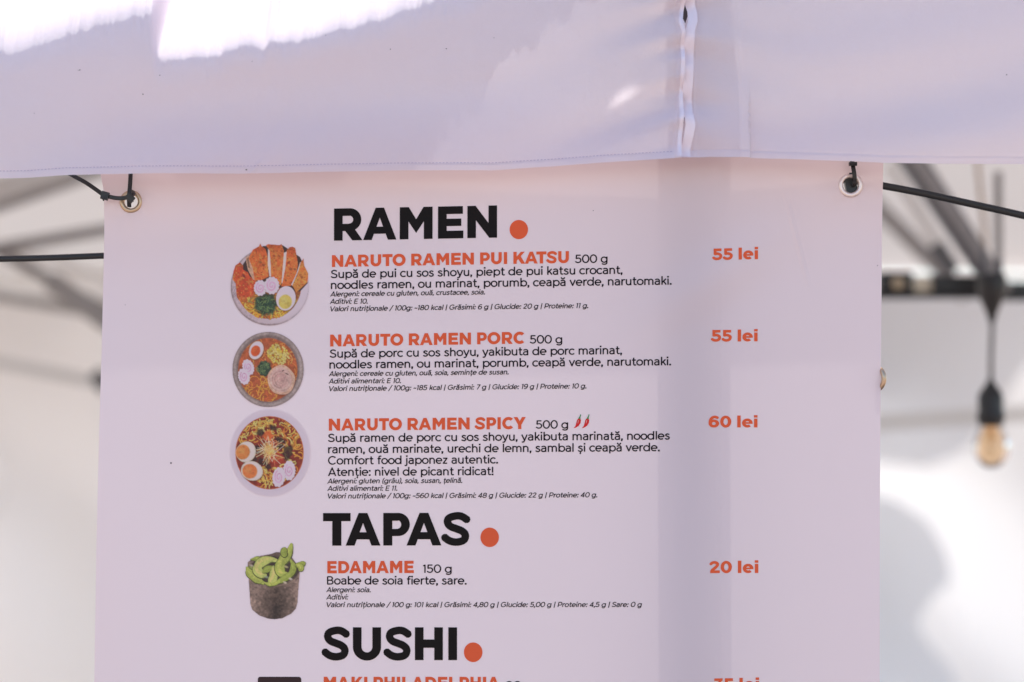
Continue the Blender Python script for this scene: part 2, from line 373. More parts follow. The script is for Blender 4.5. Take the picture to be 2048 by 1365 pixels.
# the sun spot on the valance comes through a hole: follow the ray from the spot to the front slope
spot = valpt(1247, 190, 'L', 0)
V, F = panel(cFL, cFR, pk, 'f', n=72, sag=0.0)
topr = np.concatenate([gL[0], gR[0]]); topr = topr[np.argsort(topr[:, 0])]
def holepos(p):
    """where the sun ray through p meets the valance, in photo px from the spot"""
    t = (p.y - spot.y) / sdir.y; q = p - sdir * t; return (q.x - spot.x) / 0.0005, (q.z - spot.z) / 0.0005
def refine(V, F, rounds=8):
    V = list(V)
    for k in range(rounds):
        F2 = []
        for f in F:
            a, b = holepos((V[f[0]] + V[f[1]] + V[f[2]]) / 3); sz = max((V[f[0]] - V[f[1]]).length, (V[f[1]] - V[f[2]]).length)
            if math.hypot(a, b) < 60 + sz / 0.0005 and sz > 0.0016:
                m = []
                for i, j in ((0, 1), (1, 2), (2, 0)): m.append(len(V)); V.append((V[f[i]] + V[f[j]]) / 2)
                F2 += [(f[0], m[0], m[2]), (m[0], f[1], m[1]), (m[2], m[1], f[2]), (m[0], m[1], m[2])]
            else: F2.append(f)
        F = F2
    return V, F
V, F = refine(V, F)
def inhole(p, edge=None):
    a, b = holepos(p); a2 = a * 0.66 + b * 0.75; b2 = -a * 0.75 + b * 0.66
    q = math.sqrt((a2 / 44) ** 2 + (b2 / (17 + 0.12 * a2)) ** 2)
    return 0.85 * math.exp(-(q * 1.05) ** 2) if edge else q < 3.0
F = [f for f in F if not inhole((V[f[0]] + V[f[1]] + V[f[2]]) / 3)]
obj('roof_panel', V, F, M_roof_f, tent, smooth=True)
# band of cloth that joins the valance top to the roof, lapping 12 cm under it
sl_ = (pk.z - cFL.z) / (pk.y - cFL.y); xs_ = np.concatenate([[x0], topr[:, 0], [x1]]); ty_ = np.interp(xs_, topr[:, 0], topr[:, 1]); tz_ = np.interp(xs_, topr[:, 0], topr[:, 2])
nr = 130; t_ = np.linspace(0, 1, nr)[:, None]; ye = cFL.y + 0.13; ze = cFL.z + sl_ * 0.13 - 0.006
GX = np.repeat(xs_[None, :], nr, 0); GY = ty_ * (1 - t_) + ye * t_; GZ = tz_ * (1 - t_) + ze * t_
idx = np.arange(GX.size).reshape(GX.shape); Fq = np.stack([idx[:-1, :-1], idx[1:, :-1], idx[1:, 1:], idx[:-1, 1:]], -1).reshape(-1, 4); VV = np.stack([GX, GY, GZ], -1).reshape(-1, 3)
band = obj('roof_edge_band', VV, Fq, M_band, tent, smooth=True)
th_ = np.full(len(VV), OPEN, np.float32); near_ = np.nonzero(np.hypot(VV[:, 0] - spot.x, 0) < 0.2)[0]
for i in near_: th_[i] = max(OPEN, inhole(Vector(VV[i]), True))  # clearer patch put in, out of view, to let the sun spot through
band.data.attributes.new('thin', 'FLOAT', 'POINT').data.foreach_set('value', th_)
for a, b in ((cBR, cBL), (cBL, cFL), (cFR, cBR)):
    V, F = panel(a, b, pk, 'p'); obj('roof_panel', V, F, M_roof, tent, smooth=True)
# legs (the one behind the seam stands just behind the banner)
def leg(x, y, wd, z1, mat):
    o = obj('leg', *bar((x, y, 0.012), (x, y, z1), wd, wd, 0.12), mat, tent)
    f = obj('foot_plate', *box(x - 0.06, x + 0.06, y - 0.06, y + 0.06, 0.0, 0.012), M_steel, o); f.location = (0, 0, 0)
lx = PV(1368, 600, D + 0.045)
leg(lx.x, D + 0.045, 0.066, 2.33, M_dark)
leg(x0 + 0.03, 2.46, 0.045, 2.2, M_steel); leg(x1 - 0.03, 2.46, 0.045, 2.2, M_steel)
leg(x0 + 0.03, y1 - 0.06, 0.045, 2.14, M_steel); leg(x1 - 0.03, y1 - 0.06, 0.045, 2.14, M_steel)
# scissor truss bars seen out of focus behind the banner; (px, py, depth) pairs
def tb(p, q, wpx, mat, name='truss_bar', th=0.02):
    a = PV(*p); b = PV(*q); wd = wpx * (p[2] + q[2]) / 2 / FP
    return obj(name, *bar(a, b, wd, th, 0.15), mat, tent)
tb((-120, 455, 4.1), (330, 300, 4.3), 17, M_steel_d)  # dark underside of one beam, its shade put into the steel colour
tb((-120, 410, 4.2), (330, 285, 4.5), 46, M_steel_l)  # lit face of the same beam, its light put into the paler steel
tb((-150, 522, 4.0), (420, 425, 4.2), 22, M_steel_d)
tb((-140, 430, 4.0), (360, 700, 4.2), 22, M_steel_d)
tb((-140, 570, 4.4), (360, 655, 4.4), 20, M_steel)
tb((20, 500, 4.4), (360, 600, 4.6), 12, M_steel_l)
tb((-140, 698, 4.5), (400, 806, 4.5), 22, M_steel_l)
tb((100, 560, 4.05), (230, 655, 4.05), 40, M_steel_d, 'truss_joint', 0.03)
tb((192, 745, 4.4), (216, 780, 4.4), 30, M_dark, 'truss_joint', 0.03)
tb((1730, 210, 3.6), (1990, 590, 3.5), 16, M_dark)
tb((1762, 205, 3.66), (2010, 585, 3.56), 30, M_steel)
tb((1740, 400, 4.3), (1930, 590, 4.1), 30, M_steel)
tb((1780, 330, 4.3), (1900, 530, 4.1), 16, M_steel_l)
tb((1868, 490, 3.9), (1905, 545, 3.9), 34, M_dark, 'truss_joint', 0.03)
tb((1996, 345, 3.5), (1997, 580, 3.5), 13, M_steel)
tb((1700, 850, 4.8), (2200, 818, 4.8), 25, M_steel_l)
o = obj('drawcord', *tube([PV(1948, 200, 3.6), PV(1956, 340, 3.6), PV(1968, 450, 3.6), PV(1974, 560, 3.6)], 0.0035, 8), M_beige, tent)
# back eave rail and its fittings
RY = 3.6
def pbox(pa, pb, Y, dep, mat, name, parent):
    a = PV(pa[0], pa[1], Y); b = PV(pb[0], pb[1], Y)
    me = bar(Vector((a.x, Y, (a.z + b.z) / 2)), Vector((b.x, Y, (a.z + b.z) / 2)), abs(a.z - b.z), dep, 0.2)
    return obj(name, *me, mat, parent)

# ------------------------------------------------------------------ sheets behind
def sheet(name, poly, Y, mat, label, cat, folds=0.01, parent=None, seed=0):
    """hanging cloth: outline in picture points of plane Y, filled on a grid and rippled"""
    r_ = np.random.default_rng(seed); ph = r_.uniform(0, 6, 6)
    xs = [p[0] for p in poly]; ys = [p[1] for p in poly]
    pts = [Vector(p) for p in poly]; n0 = len(pts)
    step = 22
    for gx in np.arange(min(xs) + step / 2, max(xs), step):
        for gy in np.arange(min(ys) + step / 2, max(ys), step): pts.append(Vector((gx, gy)))
    vo, e, fo, ov, oe, of = geometry.delaunay_2d_cdt(pts, [], [list(range(n0))], 0, 1e-4)
    F = [tuple(f) for f, k in zip(fo, of) if k]
    A = np.array([(v.x, v.y) for v in vo]); X, Yy, Z = P(A[:, 0], A[:, 1], Y)
    Yy = Yy + folds * (np.sin(X * 9 + ph[0] + 1.2 * np.sin(Z * 2.2 + ph[1])) + 0.5 * np.sin(X * 21 + ph[2] + Z * 3) + 0.6 * np.sin(Z * 7 + X * 5 + ph[3]) + 1.6 * np.sin((Z * 1.2 + X) * 8 + 1.5 * np.sin(X * 3 + ph[4])))
    o = obj(name, np.stack([X, Yy, Z], -1), F, mat, parent, smooth=True)
    if parent is None: tag(o, label, cat)
    return o
WY = 5.55
def zpix(z, Y): return 682.5 - FP * ((z - CAM_Z) / Y - math.tan(PITCH))
wp = [(-420, 540), (1500, 540), (1560, 553), (2700, 553), (2700, zpix(0.03, WY)), (-420, zpix(0.03, WY))]
sheet('tent_wall', wp, WY, M_wall, 'bright white sheet closing the rear of the tent behind the menu banner', 'tent wall', 0.025, None, 1)
sheet('drape', [(1450, 570), (2300, 570), (2300, 610), (2130, 650), (2048, 735), (1985, 830), (1925, 905), (1860, 935), (1790, 930), (1700, 915), (1450, 905)], 5.46, M_shade,
      'grey looking draped cloth behind the hanging bulb, above the bright patches', 'cloth', 0.01, None, 2)  # sheet added and cut to the grey shade shape on the back wall
sheet('drape', [(1450, 985), (1700, 985), (1790, 1000), (1855, 1040), (1895, 1110), (1905, 1165), (1868, 1195), (1835, 1250), (1860, 1290), (1905, 1340), (1930, 1420), (1950, 1600), (1450, 1600)], 5.44, M_shade,
      'grey looking draped cloth low beside the right edge of the menu banner', 'cloth', 0.01, None, 3)  # second added sheet, outlined like the lower grey shade on the wall
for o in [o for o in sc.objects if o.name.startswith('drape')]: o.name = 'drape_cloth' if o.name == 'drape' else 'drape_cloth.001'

sheet('drape_cloth', [(-420, 590), (330, 590), (420, 700), (430, 1600), (-420, 1600)], 5.40, M_shade_w, 'pale creased cloth added to dim the wall beside the left edge of the menu banner, below the grey truss bars', 'cloth', 0.035, None, 5)  # extra layer added over the wall to darken its left side
# ------------------------------------------------------------------ the banner surface
BL_Y = [250, 340, 352, 380, 400, 460, 700, 900, 1100, 1365, 3300]; BL_X = [196, 198, 199.5, 205.5, 206.5, 207, 203.5, 198.5, 193, 187, 150]
BR_Y = [250, 330, 500, 760, 1000, 1365, 3300]; BR_X = [1768, 1767, 1765, 1763, 1761, 1760, 1752]
def wob(px, py):
    """y offset (m) of the hanging vinyl: slow waves, a soft bulge over the leg and a diagonal crease"""
    f = 0.0035 * np.sin(px / 330.0 + 0.5 + py / 900.0) + 0.0020 * np.sin(py / 260.0 + px / 420.0 + 1.0)
    f = f - 0.0030 * np.exp(-((px - 1365) / 85.0) ** 2) * (0.6 + 0.4 * np.sin(py / 170.0))
    d = (px - 1420) * 0.50 + (py - 560) * 0.866
    f = f - 0.0048 * np.exp(-(d / 46.0) ** 2) * np.exp(-((px - 1440) / 130.0) ** 2)
    l = (px - 1568) - (py - 380) * 0.26
    f = f - 0.0012 * np.exp(-(l / 3.5) ** 2) * np.clip((py - 370) / 60, 0, 1) * np.clip((590 - py) / 60, 0, 1)
    f = f + 0.004 * np.exp(-((px - 200) / 60.0) ** 2) * np.sin(py / 210.0 + 0.4)
    for cx, cy in ((261, 403), (1701.5, 370.5)):
        r = np.hypot(px - cx, py - cy) + 1e-6; th = np.arctan2(py - cy, px - cx)
        f = f + 0.0011 * np.exp(-np.maximum(r - 26, 0) / 38.0) * np.cos(4 * th + cx) * np.clip((r - 20) / 20, 0, 1)
    f = f + 0.0012 / (1 + np.exp(-(px - 1440) / 2.5))
    f = f + 0.0016 * np.sin((px * 0.5 + py) / 95.0) * np.exp(-((py - 430) / 160.0) ** 2)
    return f
def BS(px, py, off=0.0):
    X, Y, Z = P(px, py, D); return X, Y + wob(px, py) - off, Z
ban = empty('menu_banner', tuple(PV(980, 3300, D)), 'long white menu banner with printed ramen dishes hanging below the tent valance', 'banner')
GL, GR = (261.0, 403.0), (1701.5, 370.5)
def circ(c, r, n=28): return [Vector((c[0] + r * math.cos(2 * math.pi * k / n), c[1] + r * math.sin(2 * math.pi * k / n))) for k in range(n)]
ys = list(np.arange(262, 1500, 17.0)) + list(np.arange(1500, 3301, 90.0))
pts = []; 
lf = [Vector((float(np.interp(y, BL_Y, BL_X)), y)) for y in [262] + ys[1:-1] + [3300]]
rt = [Vector((float(np.interp(y, BR_Y, BR_X)), y)) for y in [262] + ys[1:-1] + [3300]]
outl = lf + rt[::-1]
top = [Vector((x, 262)) for x in np.arange(1750, 205, -20)]
outl = lf + [Vector((x, 3300)) for x in np.arange(180, 1740, 40)] + rt[::-1] + top
if sum(outl[i].x * outl[(i + 1) % len(outl)].y - outl[(i + 1) % len(outl)].x * outl[i].y for i in range(len(outl))) < 0: outl = outl[::-1]
pts = list(outl); n0 = len(pts); faces = [list(range(n0))]
for c in (GL, GR):
    k = len(pts); pts += circ(c, 17.0); faces.append(list(range(k, k + 28)))
for y in ys[1:-1]:
    for x in np.arange(222, 1750, 14.0):
        if all((x - c[0]) ** 2 + (y - c[1]) ** 2 > 21 ** 2 for c in (GL, GR)): pts.append(Vector((x, y)))
def extra(x0_, x1_, y0_, y1_, st, ok=lambda x, y: True):
    for x in np.arange(x0_, x1_, st):
        for y in np.arange(y0_, y1_, st * 1.07):
            if ok(x, y) and all((x - c[0]) ** 2 + (y - c[1]) ** 2 > 19 ** 2 for c in (GL, GR)): pts.append(Vector((x + 0.13, y + 0.31)))
extra(1556, 1634, 372, 596, 3.0, lambda x, y: abs((x - 1568) - (y - 380) * 0.26) < 14)
for y in np.arange(300, 1500, 17.0):
    for x in (1430, 1434.5, 1437.5, 1440.3, 1443.3, 1447): pts.append(Vector((x, y + 4.1)))
for c in (GL, GR): extra(c[0] - 48, c[0] + 48, c[1] - 75, c[1] + 75, 5.0)
vo, e, fo, ov, oe, of = geometry.delaunay_2d_cdt(pts, [], faces, 0, 1e-4)
F = np.array([list(f) for f, k in zip(fo, of) if k and 1 not in k and 2 not in k], dtype=np.int64)
A = np.array([(v.x, v.y) for v in vo]); X, Y, Z = BS(A[:, 0], A[:, 1])
sheet_o = obj('banner_sheet', np.stack([X, Y, Z], -1), F, M_ban, ban, smooth=True)

# ------------------------------------------------------------------ lettering: glyphs drawn as strokes and shapes (unit: cap height)
def cat_rom(p, n=6):
    p = [Vector(q) for q in p]; out = []
    for i in range(len(p) - 1):
        a = p[i - 1] if i > 0 else p[0] * 2 - p[1]; b, c = p[i], p[i + 1]; d = p[i + 2] if i + 2 < len(p) else p[-1] * 2 - p[-2]
        for k in range(n):
            t = k / n
            out.append(0.5 * ((2 * b) + (c - a) * t + (2 * a - 5 * b + 4 * c - d) * t * t + (3 * b - a - 3 * c + d) * t ** 3))
    out.append(p[-1]); return out
def ell(cx, cy, rx, ry, a0=0, a1=360, n=None):
    n = n or max(6, int(abs(a1 - a0) / 15)); return [Vector((cx + rx * math.cos(R(a0 + (a1 - a0) * k / n)), cy + ry * math.sin(R(a0 + (a1 - a0) * k / n)))) for k in range(n + 1)]
def stroke_polys(pts, w, square=False):
    out = []
    for i in range(len(pts) - 1):
        a, b = pts[i], pts[i + 1]; d = (b - a)
        if d.length < 1e-6: continue
        d.normalize(); nn = Vector((-d.y, d.x)) * w
        out.append([a + nn, a - nn, b - nn, b + nn])
    for i in range(1, len(pts) - 1):
        out.append([pts[i] + Vector((w * math.cos(R(k * 36)), w * math.sin(R(k * 36)))) for k in range(10)])
    return out
def ring(cx, cy, ox, oy, ix, iy, a0, a1, n=None, cxi=None):
    n = n or max(8, int(abs(a1 - a0) / 9)); cxi = cx if cxi is None else cxi
    o = [Vector((cx + ox * math.cos(R(a0 + (a1 - a0) * k / n)), cy + oy * math.sin(R(a0 + (a1 - a0) * k / n)))) for k in range(n + 1)]
    i = [Vector((cxi + ix * math.cos(R(a0 + (a1 - a0) * k / n)), cy + iy * math.sin(R(a0 + (a1 - a0) * k / n)))) for k in range(n + 1)]
    return [[o[k], o[k + 1], i[k + 1], i[k]] for k in range(n)]
def rc(a, b, c, d): return [[Vector((a, c)), Vector((b, c)), Vector((b, d)), Vector((a, d))]]
def pg(*p): return [[Vector(q) for q in p]]
def sp_(pts, w, n=7): return stroke_polys(cat_rom(pts, n), w / 2)
BOLD = {   # char: (left bearing, width, right bearing, polygons)
 'R': (.085, .90, .0, rc(0, .272, 0, 1) + rc(.25, .50, .765, 1) + rc(.25, .50, .295, .52) + ring(.50, .6475, .36, .3525, .125, .1225, -90, 90, cxi=.48) + pg((.34, .31), (.62, .40), (.90, 0), (.58, 0))),
 'A': (.0, 1.05, .0, pg((0, 0), (.27, 0), (.525, .69), (.525, 1), (.393, 1)) + pg((1.05, 0), (.78, 0), (.525, .69), (.525, 1), (.657, 1)) + rc(.30, .75, .19, .41)),
 'M': (.085, 1.035, .085, pg((0, 1), (.285, 1), (.5175, .62), (.75, 1), (1.035, 1), (1.035, 0), (.76, 0), (.76, .55), (.5175, .19), (.275, .55), (.275, 0), (0, 0))),
 'E': (.085, .80, .04, rc(0, .275, 0, 1) + rc(.2, .785, .76, 1) + rc(.2, .735, .385, .615) + rc(.2, .80, 0, .24)),
 'N': (.085, .935, .085, pg((0, 0), (0, 1), (.26, 1), (.665, .46), (.665, 1), (.935, 1), (.935, 0), (.69, 0), (.27, .55), (.27, 0))),
 'T': (.02, .83, .02, rc(0, .83, .75, 1) + rc(.277, .553, 0, .8)),
 'P': (.085, .80, .02, rc(0, .272, 0, 1) + rc(.25, .45, .76, 1) + rc(.25, .45, .29, .51) + ring(.45, .645, .35, .355, .10, .125, -90, 90, cxi=.44)),
 'S': (.02, .83, .04, sp_([(.775, .77), (.60, .885), (.43, .905), (.215, .84), (.165, .71), (.25, .585), (.42, .515), (.60, .44), (.70, .32), (.65, .16), (.43, .10), (.22, .145), (.055, .265)], .232, 5)),
 'U': (.08, .877, .08, rc(0, .27, .39, 1) + rc(.607, .877, .39, 1) + ring(.4385, .40, .4385, .415, .168, .165, 180, 360)),
 'H': (.085, .87, .085, rc(0, .268, 0, 1) + rc(.602, .87, 0, 1) + rc(.2, .7, .375, .63)),
 'I': (.085, .272, .085, rc(0, .272, 0, 1)),
 'O': (.035, 1.07, .035, ring(.535, .5, .535, .515, .262, .265, 0, 360)),
 'C': (.035, .97, .02, ring(.525, .5, .525, .515, .25, .265, 45, 315)),
 'D': (.085, .93, .035, rc(0, .272, 0, 1) + rc(.25, .43, .76, 1) + rc(.25, .43, 0, .24) + ring(.43, .5, .50, .5, .225, .26, -90, 90)),
 'K': (.085, .97, .0, rc(0, .272, 0, 1) + pg((.26, .24), (.26, .585), (.61, 1), (.93, 1)) + pg((.395, .40), (.60, .63), (.97, 0), (.645, 0))),
 'L': (.085, .74, .02, rc(0, .272, 0, 1) + rc(.2, .74, 0, .24)),
 'Y': (.0, 1.0, .0, pg((0, 1), (.31, 1), (.52, .62), (.635, .36), (.365, .36)) + pg((1, 1), (.69, 1), (.48, .62), (.365, .36), (.635, .36)) + rc(.365, .635, 0, .40)),
 '0': (.035, .84, .035, ring(.42, .5, .42, .515, .165, .285, 0, 360)),
 '5': (.03, .76, .03, rc(.08, .70, .77, 1) + rc(.08, .31, .47, .9) + sp_([(.16, .52), (.38, .555), (.60, .46), (.635, .32), (.56, .17), (.36, .10), (.17, .135), (.05, .22)], .225, 5)),
 '2': (.03, .76, .03, sp_([(.075, .735), (.20, .855), (.38, .895), (.56, .82), (.59, .68), (.50, .53), (.33, .37), (.17, .22)], .225, 5) + rc(.04, .76, 0, .225) + pg((.04, .10), (.04, .19), (.26, .36), (.40, .2))),
 '3': (.03, .76, .03, rc(.07, .72, .79, 1) + pg((.72, .86), (.46, .80), (.22, .58), (.22, .50), (.36, .46), (.50, .60)) + sp_([(.30, .505), (.46, .52), (.60, .45), (.64, .31), (.56, .16), (.36, .10), (.18, .135), (.05, .22)], .215, 5)),
 '6': (.03, .82, .03, ring(.41, .335, .40, .345, .145, .125, 0, 360) + sp_([(.70, .82), (.57, .895), (.42, .895), (.25, .80), (.15, .62), (.125, .36)], .225, 5)),
 'l': (.07, .262, .07, rc(0, .262, 0, 1.03)),
 'i': (.07, .262, .07, rc(0, .262, 0, .76) + rc(-.005, .267, .85, 1.06)),
 'e': (.03, .80, .03, ring(.40, .38, .40, .39, .15, .165, 0, 312) + rc(.12, .795, .31, .45)),
 ' ': (.34, 0, 0, [])}
KERNB = {('T', 'A'): -.17, ('P', 'A'): -.12, ('A', 'T'): -.13, ('K', 'A'): -.03, ('U', 'T'): 0, ('T', 'O'): -.05, ('T', 'S'): -.03, ('C', 'Y'): -.04, ('A', 'S'): -.0, ('R', 'U'): .04, ('R', 'C'): .02, ('A', 'K'): 0.06, ('A', 'M'): 0.02, ('L', 'A'): 0.02, ('L', 'P'): 0.03, ('D', 'A'): -.04, ('A', 'D'): .02, ('R', 'A'): .02}
def Lp(*c): return [Vector((c[i], c[i + 1])) for i in range(0, len(c), 2)]
def Sp(*c): return cat_rom([(c[i], c[i + 1]) for i in range(0, len(c), 2)], 5)
def DOT(x, y, r=.082): return ('dot', x, y, r)
_o = ell(.37, .365, .30, .31); _c = ell(.37, .365, .30, .31, 42, 318)
BOOK = {
 ' ': (.36, []), 'o': (.74, [_o]), 'b': (.82, [Lp(.15, 0, .15, 1.03), ell(.45, .365, .295, .31)]), 'd': (.82, [Lp(.67, 0, .67, 1.03), _o]),
 'p': (.82, [Lp(.15, -.22, .15, .73), ell(.45, .365, .295, .31)]), 'g': (.82, [Lp(.67, .73, .67, .02) , _o, Sp(.67, .05, .63, -.10, .50, -.175, .34, -.185, .14, -.12)]),
 'c': (.65, [_c]), 'e': (.74, [ell(.37, .365, .30, .31, 0, 312), Lp(.08, .365, .70, .365)]),
 'a': (.69, [Sp(.11, .615, .28, .68, .46, .65, .54, .54, .545, .44), Lp(.545, .44, .545, 0), Sp(.545, .40, .36, .425, .18, .38, .10, .22, .17, .09, .32, .05, .47, .10, .545, .22)]),
 's': (.60, [Sp(.50, .60, .30, .675, .145, .60, .15, .49, .30, .39, .45, .31, .50, .18, .40, .07, .24, .05, .07, .14)]),
 'u': (.76, [Lp(.14, .73, .14, .30), ell(.375, .30, .235, .25, 180, 360), Lp(.61, .73, .61, 0)]),
 'n': (.76, [Lp(.14, 0, .14, .73), ell(.375, .43, .235, .25, 0, 180), Lp(.61, .43, .61, 0)]), 'h': (.76, [Lp(.14, 0, .14, 1.03), ell(.375, .43, .235, .25, 0, 180), Lp(.61, .43, .61, 0)]),
 'm': (1.15, [Lp(.14, 0, .14, .73), ell(.355, .45, .215, .23, 0, 180), Lp(.57, .45, .57, 0), ell(.785, .45, .215, .23, 0, 180), Lp(1.0, .45, 1.0, 0)]),
 'r': (.48, [Lp(.14, 0, .14, .73), Sp(.14, .40, .19, .57, .30, .66, .45, .675)]), 't': (.50, [Lp(.22, .95, .22, .25), Sp(.22, .26, .25, .11, .35, .06, .45, .085), Lp(.05, .665, .45, .665)]),
 'f': (.46, [Lp(.21, 0, .21, .76), Sp(.21, .74, .24, .91, .34, .97, .45, .965), Lp(.05, .665, .44, .665)]),
 'i': (.29, [Lp(.145, 0, .145, .73), DOT(.145, .95)]), 'l': (.29, [Lp(.145, 0, .145, 1.03)]), 'j': (.29, [Lp(.145, .73, .145, -.02), Sp(.145, -.04, .11, -.15, .02, -.18, -.05, -.165), DOT(.145, .95)]),
 'k': (.65, [Lp(.15, 0, .15, 1.03), Lp(.57, .71, .16, .27), Lp(.31, .43, .60, .01)]), 'v': (.67, [Lp(.06, .73, .335, .05, .61, .73)]),
 'y': (.68, [Lp(.06, .73, .345, .04), Sp(.625, .73, .48, .36, .33, -.02, .24, -.155, .08, -.17)]), 'z': (.60, [Lp(.08, .67, .50, .67, .10, .065, .53, .065)]),
 'S': (.78, [Sp(.66, .83, .50, .92, .34, .93, .17, .85, .13, .73, .20, .60, .40, .51, .60, .43, .67, .27, .59, .12, .40, .065, .21, .10, .07, .20)]),
 'A': (.90, [Lp(.06, 0, .45, .97, .84, 0), Lp(.19, .27, .71, .27)]), 'V': (.88, [Lp(.05, 1, .44, .04, .83, 1)]), 'E': (.80, [Lp(.73, .94, .16, .94, .16, .06, .74, .06), Lp(.16, .505, .67, .505)]),
 'G': (1.04, [ell(.52, .5, .42, .455, 40, 318), Lp(.56, .475, .90, .475, .90, .15)]), 'C': (.97, [ell(.53, .5, .43, .455, 42, 318)]),
 'P': (.83, [Lp(.16, 0, .16, .94, .47, .94), ell(.47, .655, .27, .285, 90, -90), Lp(.47, .37, .16, .37)]),
 'B': (.86, [Lp(.47, .06, .16, .06, .16, .94, .46, .94), ell(.46, .73, .22, .21, 90, -90), Lp(.16, .52, .48, .52), ell(.48, .29, .26, .23, 90, -90)]),
 '0': (.84, [ell(.42, .5, .33, .455)]), '1': (.44, [Lp(.06, .84, .26, .94, .26, 0)]), '2': (.74, [Sp(.10, .78, .22, .91, .38, .94, .55, .85, .565, .68, .44, .46, .26, .28, .10, .12), Lp(.10, .065, .66, .065)]),
 '4': (.78, [Lp(.53, 0, .53, .94, .07, .27, .72, .27)]), '5': (.74, [Lp(.62, .94, .17, .94, .14, .52), Sp(.14, .53, .32, .595, .50, .565, .62, .43, .61, .23, .50, .10, .33, .055, .16, .11, .07, .18)]),
 '6': (.78, [ell(.40, .325, .29, .27), Sp(.62, .90, .44, .945, .25, .86, .13, .64, .105, .36)]), '7': (.68, [Lp(.07, .94, .60, .94, .24, 0)]),
 '8': (.78, [ell(.39, .725, .25, .22), ell(.39, .285, .30, .235)]), '9': (.78, [ell(.38, .675, .29, .27), Sp(.165, .10, .34, .055, .53, .14, .65, .36, .67, .64)]),
 ',': (.27, [DOT(.135, .075, .085), Lp(.17, .08, .09, -.15)]), '.': (.27, [DOT(.135, .08, .088)]), ':': (.29, [DOT(.14, .085, .085), DOT(.14, .60, .085)]),
 '/': (.50, [Lp(.02, -.12, .50, 1.08)]), '|': (.30, [Lp(.15, -.14, .15, 1.06)]), '~': (.56, [Sp(.07, .36, .16, .45, .28, .41, .39, .37, .49, .46)]), '-': (.44, [Lp(.07, .41, .37, .41)]),
 '!': (.30, [Lp(.15, .30, .15, 1.0), DOT(.15, .08, .085)]), '(': (.38, [Sp(.31, 1.06, .17, .82, .12, .47, .17, .13, .31, -.14)]), ')': (.38, [Sp(.07, 1.06, .21, .82, .26, .47, .21, .13, .07, -.14)])}
BOOK['ă'] = (.69, BOOK['a'][1] + [Sp(.15, 1.01, .22, .90, .33, .865, .44, .90, .51, 1.01)])
BOOK['â'] = (.69, BOOK['a'][1] + [Lp(.17, .86, .33, 1.01, .49, .86)])
BOOK['ț'] = (.50, BOOK['t'][1] + [DOT(.32, -.11, .06), Lp(.345, -.10, .28, -.28)])
BOOK['ș'] = (.60, BOOK['s'][1] + [DOT(.30, -.11, .06), Lp(.325, -.10, .26, -.28)])
_cache = {}
def glyph(ch, style, t):
    key = (ch, style, t)
    if key in _cache: return _cache[key]
    polys = []
    if style == 'bold':
        lb, wd, rb, polys = BOLD[ch]; adv = lb + wd + rb; polys = [[v + Vector((lb, 0)) for v in p] for p in polys]
    else:
        adv, items = BOOK[ch]
        for it in items:
            if isinstance(it, tuple):
                _, x, y, r = it; r *= t / .13; polys.append([Vector((x + sx * r, y + sy * r)) for sx, sy in ((-1, -1), (1, -1), (1, 1), (-1, 1))])
            else: polys += stroke_polys(it, t / 2)
    if not polys: _cache[key] = (adv, None, None); return _cache[key]
    P2 = []; Fs = []
    for p in polys:
        ar = sum(p[i].x * p[(i + 1) % len(p)].y - p[(i + 1) % len(p)].x * p[i].y for i in range(len(p)))
        if abs(ar) < 1e-9: continue
        if ar < 0: p = p[::-1]
        k = len(P2); P2 += p; Fs.append(list(range(k, k + len(p))))
    vo, e, fo, ov, oe, of = geometry.delaunay_2d_cdt(P2, [], Fs, 0, 1e-5)
    T = np.array([f for f, k in zip(fo, of) if len(k) and len(f) == 3], dtype=np.int64)
    _cache[key] = (adv, np.array([(v.x, v.y) for v in vo]), T); return _cache[key]
def text(name, s, p0, p1, cap, style='book', mat=None, t=.13, slant=0.0, off=0.0004, label=None):
    x = 0; Vs = []; Fs = []; n = 0; prev = None
    for ch in s:
        if style == 'bold': x += KERNB.get((prev, ch), 0)
        adv, v, f = glyph(ch, style, t)
        if v is not None:
            q = v.copy(); q[:, 0] += x + slant * q[:, 1]; Vs.append(q); Fs.append(f + n); n += len(q)
        x += adv; prev = ch
    V = np.concatenate(Vs); F = np.concatenate(Fs)
    a, b = V[:, 0].min(), V[:, 0].max(); k = (p1[0] - p0[0]) / (b - a)
    px = p0[0] + (V[:, 0] - a) * k; py = p0[1] + (px - p0[0]) * (p1[1] - p0[1]) / (p1[0] - p0[0]) - V[:, 1] * cap
    X, Y, Z = BS(px, py, off)
    return obj(name, np.stack([X, Y, Z], -1), F[:, ::-1].copy(), mat or M_text, ban, label=label)
def dotp(cx, cy, rx, ry):
    V = [(cx, cy)] + [(cx + rx * math.cos(2 * math.pi * k / 48), cy + ry * math.sin(2 * math.pi * k / 48)) for k in range(48)]
    A = np.array(V); X, Y, Z = BS(A[:, 0], A[:, 1], 0.0004)
    obj('heading_dot', np.stack([X, Y, Z], -1), [(0, 1 + k, 1 + (k + 1) % 48) for k in range(48)], M_orange, ban)
IT = .20
H = lambda s, a, b, c, l: text('heading_text', s, a, b, c, 'bold', M_black, label=l)
N_ = lambda s, a, b, c=23.8: text('dish_name_text', s, a, b, c, 'bold', M_orange)
PR = lambda s, a, b, c=23.2: text('price_text', s, a, b, c, 'bold', M_orange)
W_ = lambda s, a, b: text('weight_text', s, a, b, 16.5, mat=M_text, t=.148)
B_ = lambda s, a, b: text('description_text', s, a, b, 16.6, t=.15)
I_ = lambda s, a, b: text('allergen_text', s, a, b, 10.0, t=.158, slant=IT)
H('RAMEN', (668.1, 482.1), (994.2, 476.9), 64.5, 'large black section heading above the three noodle dishes'); dotp(1037.6, 460.8, 18.4, 19.2)
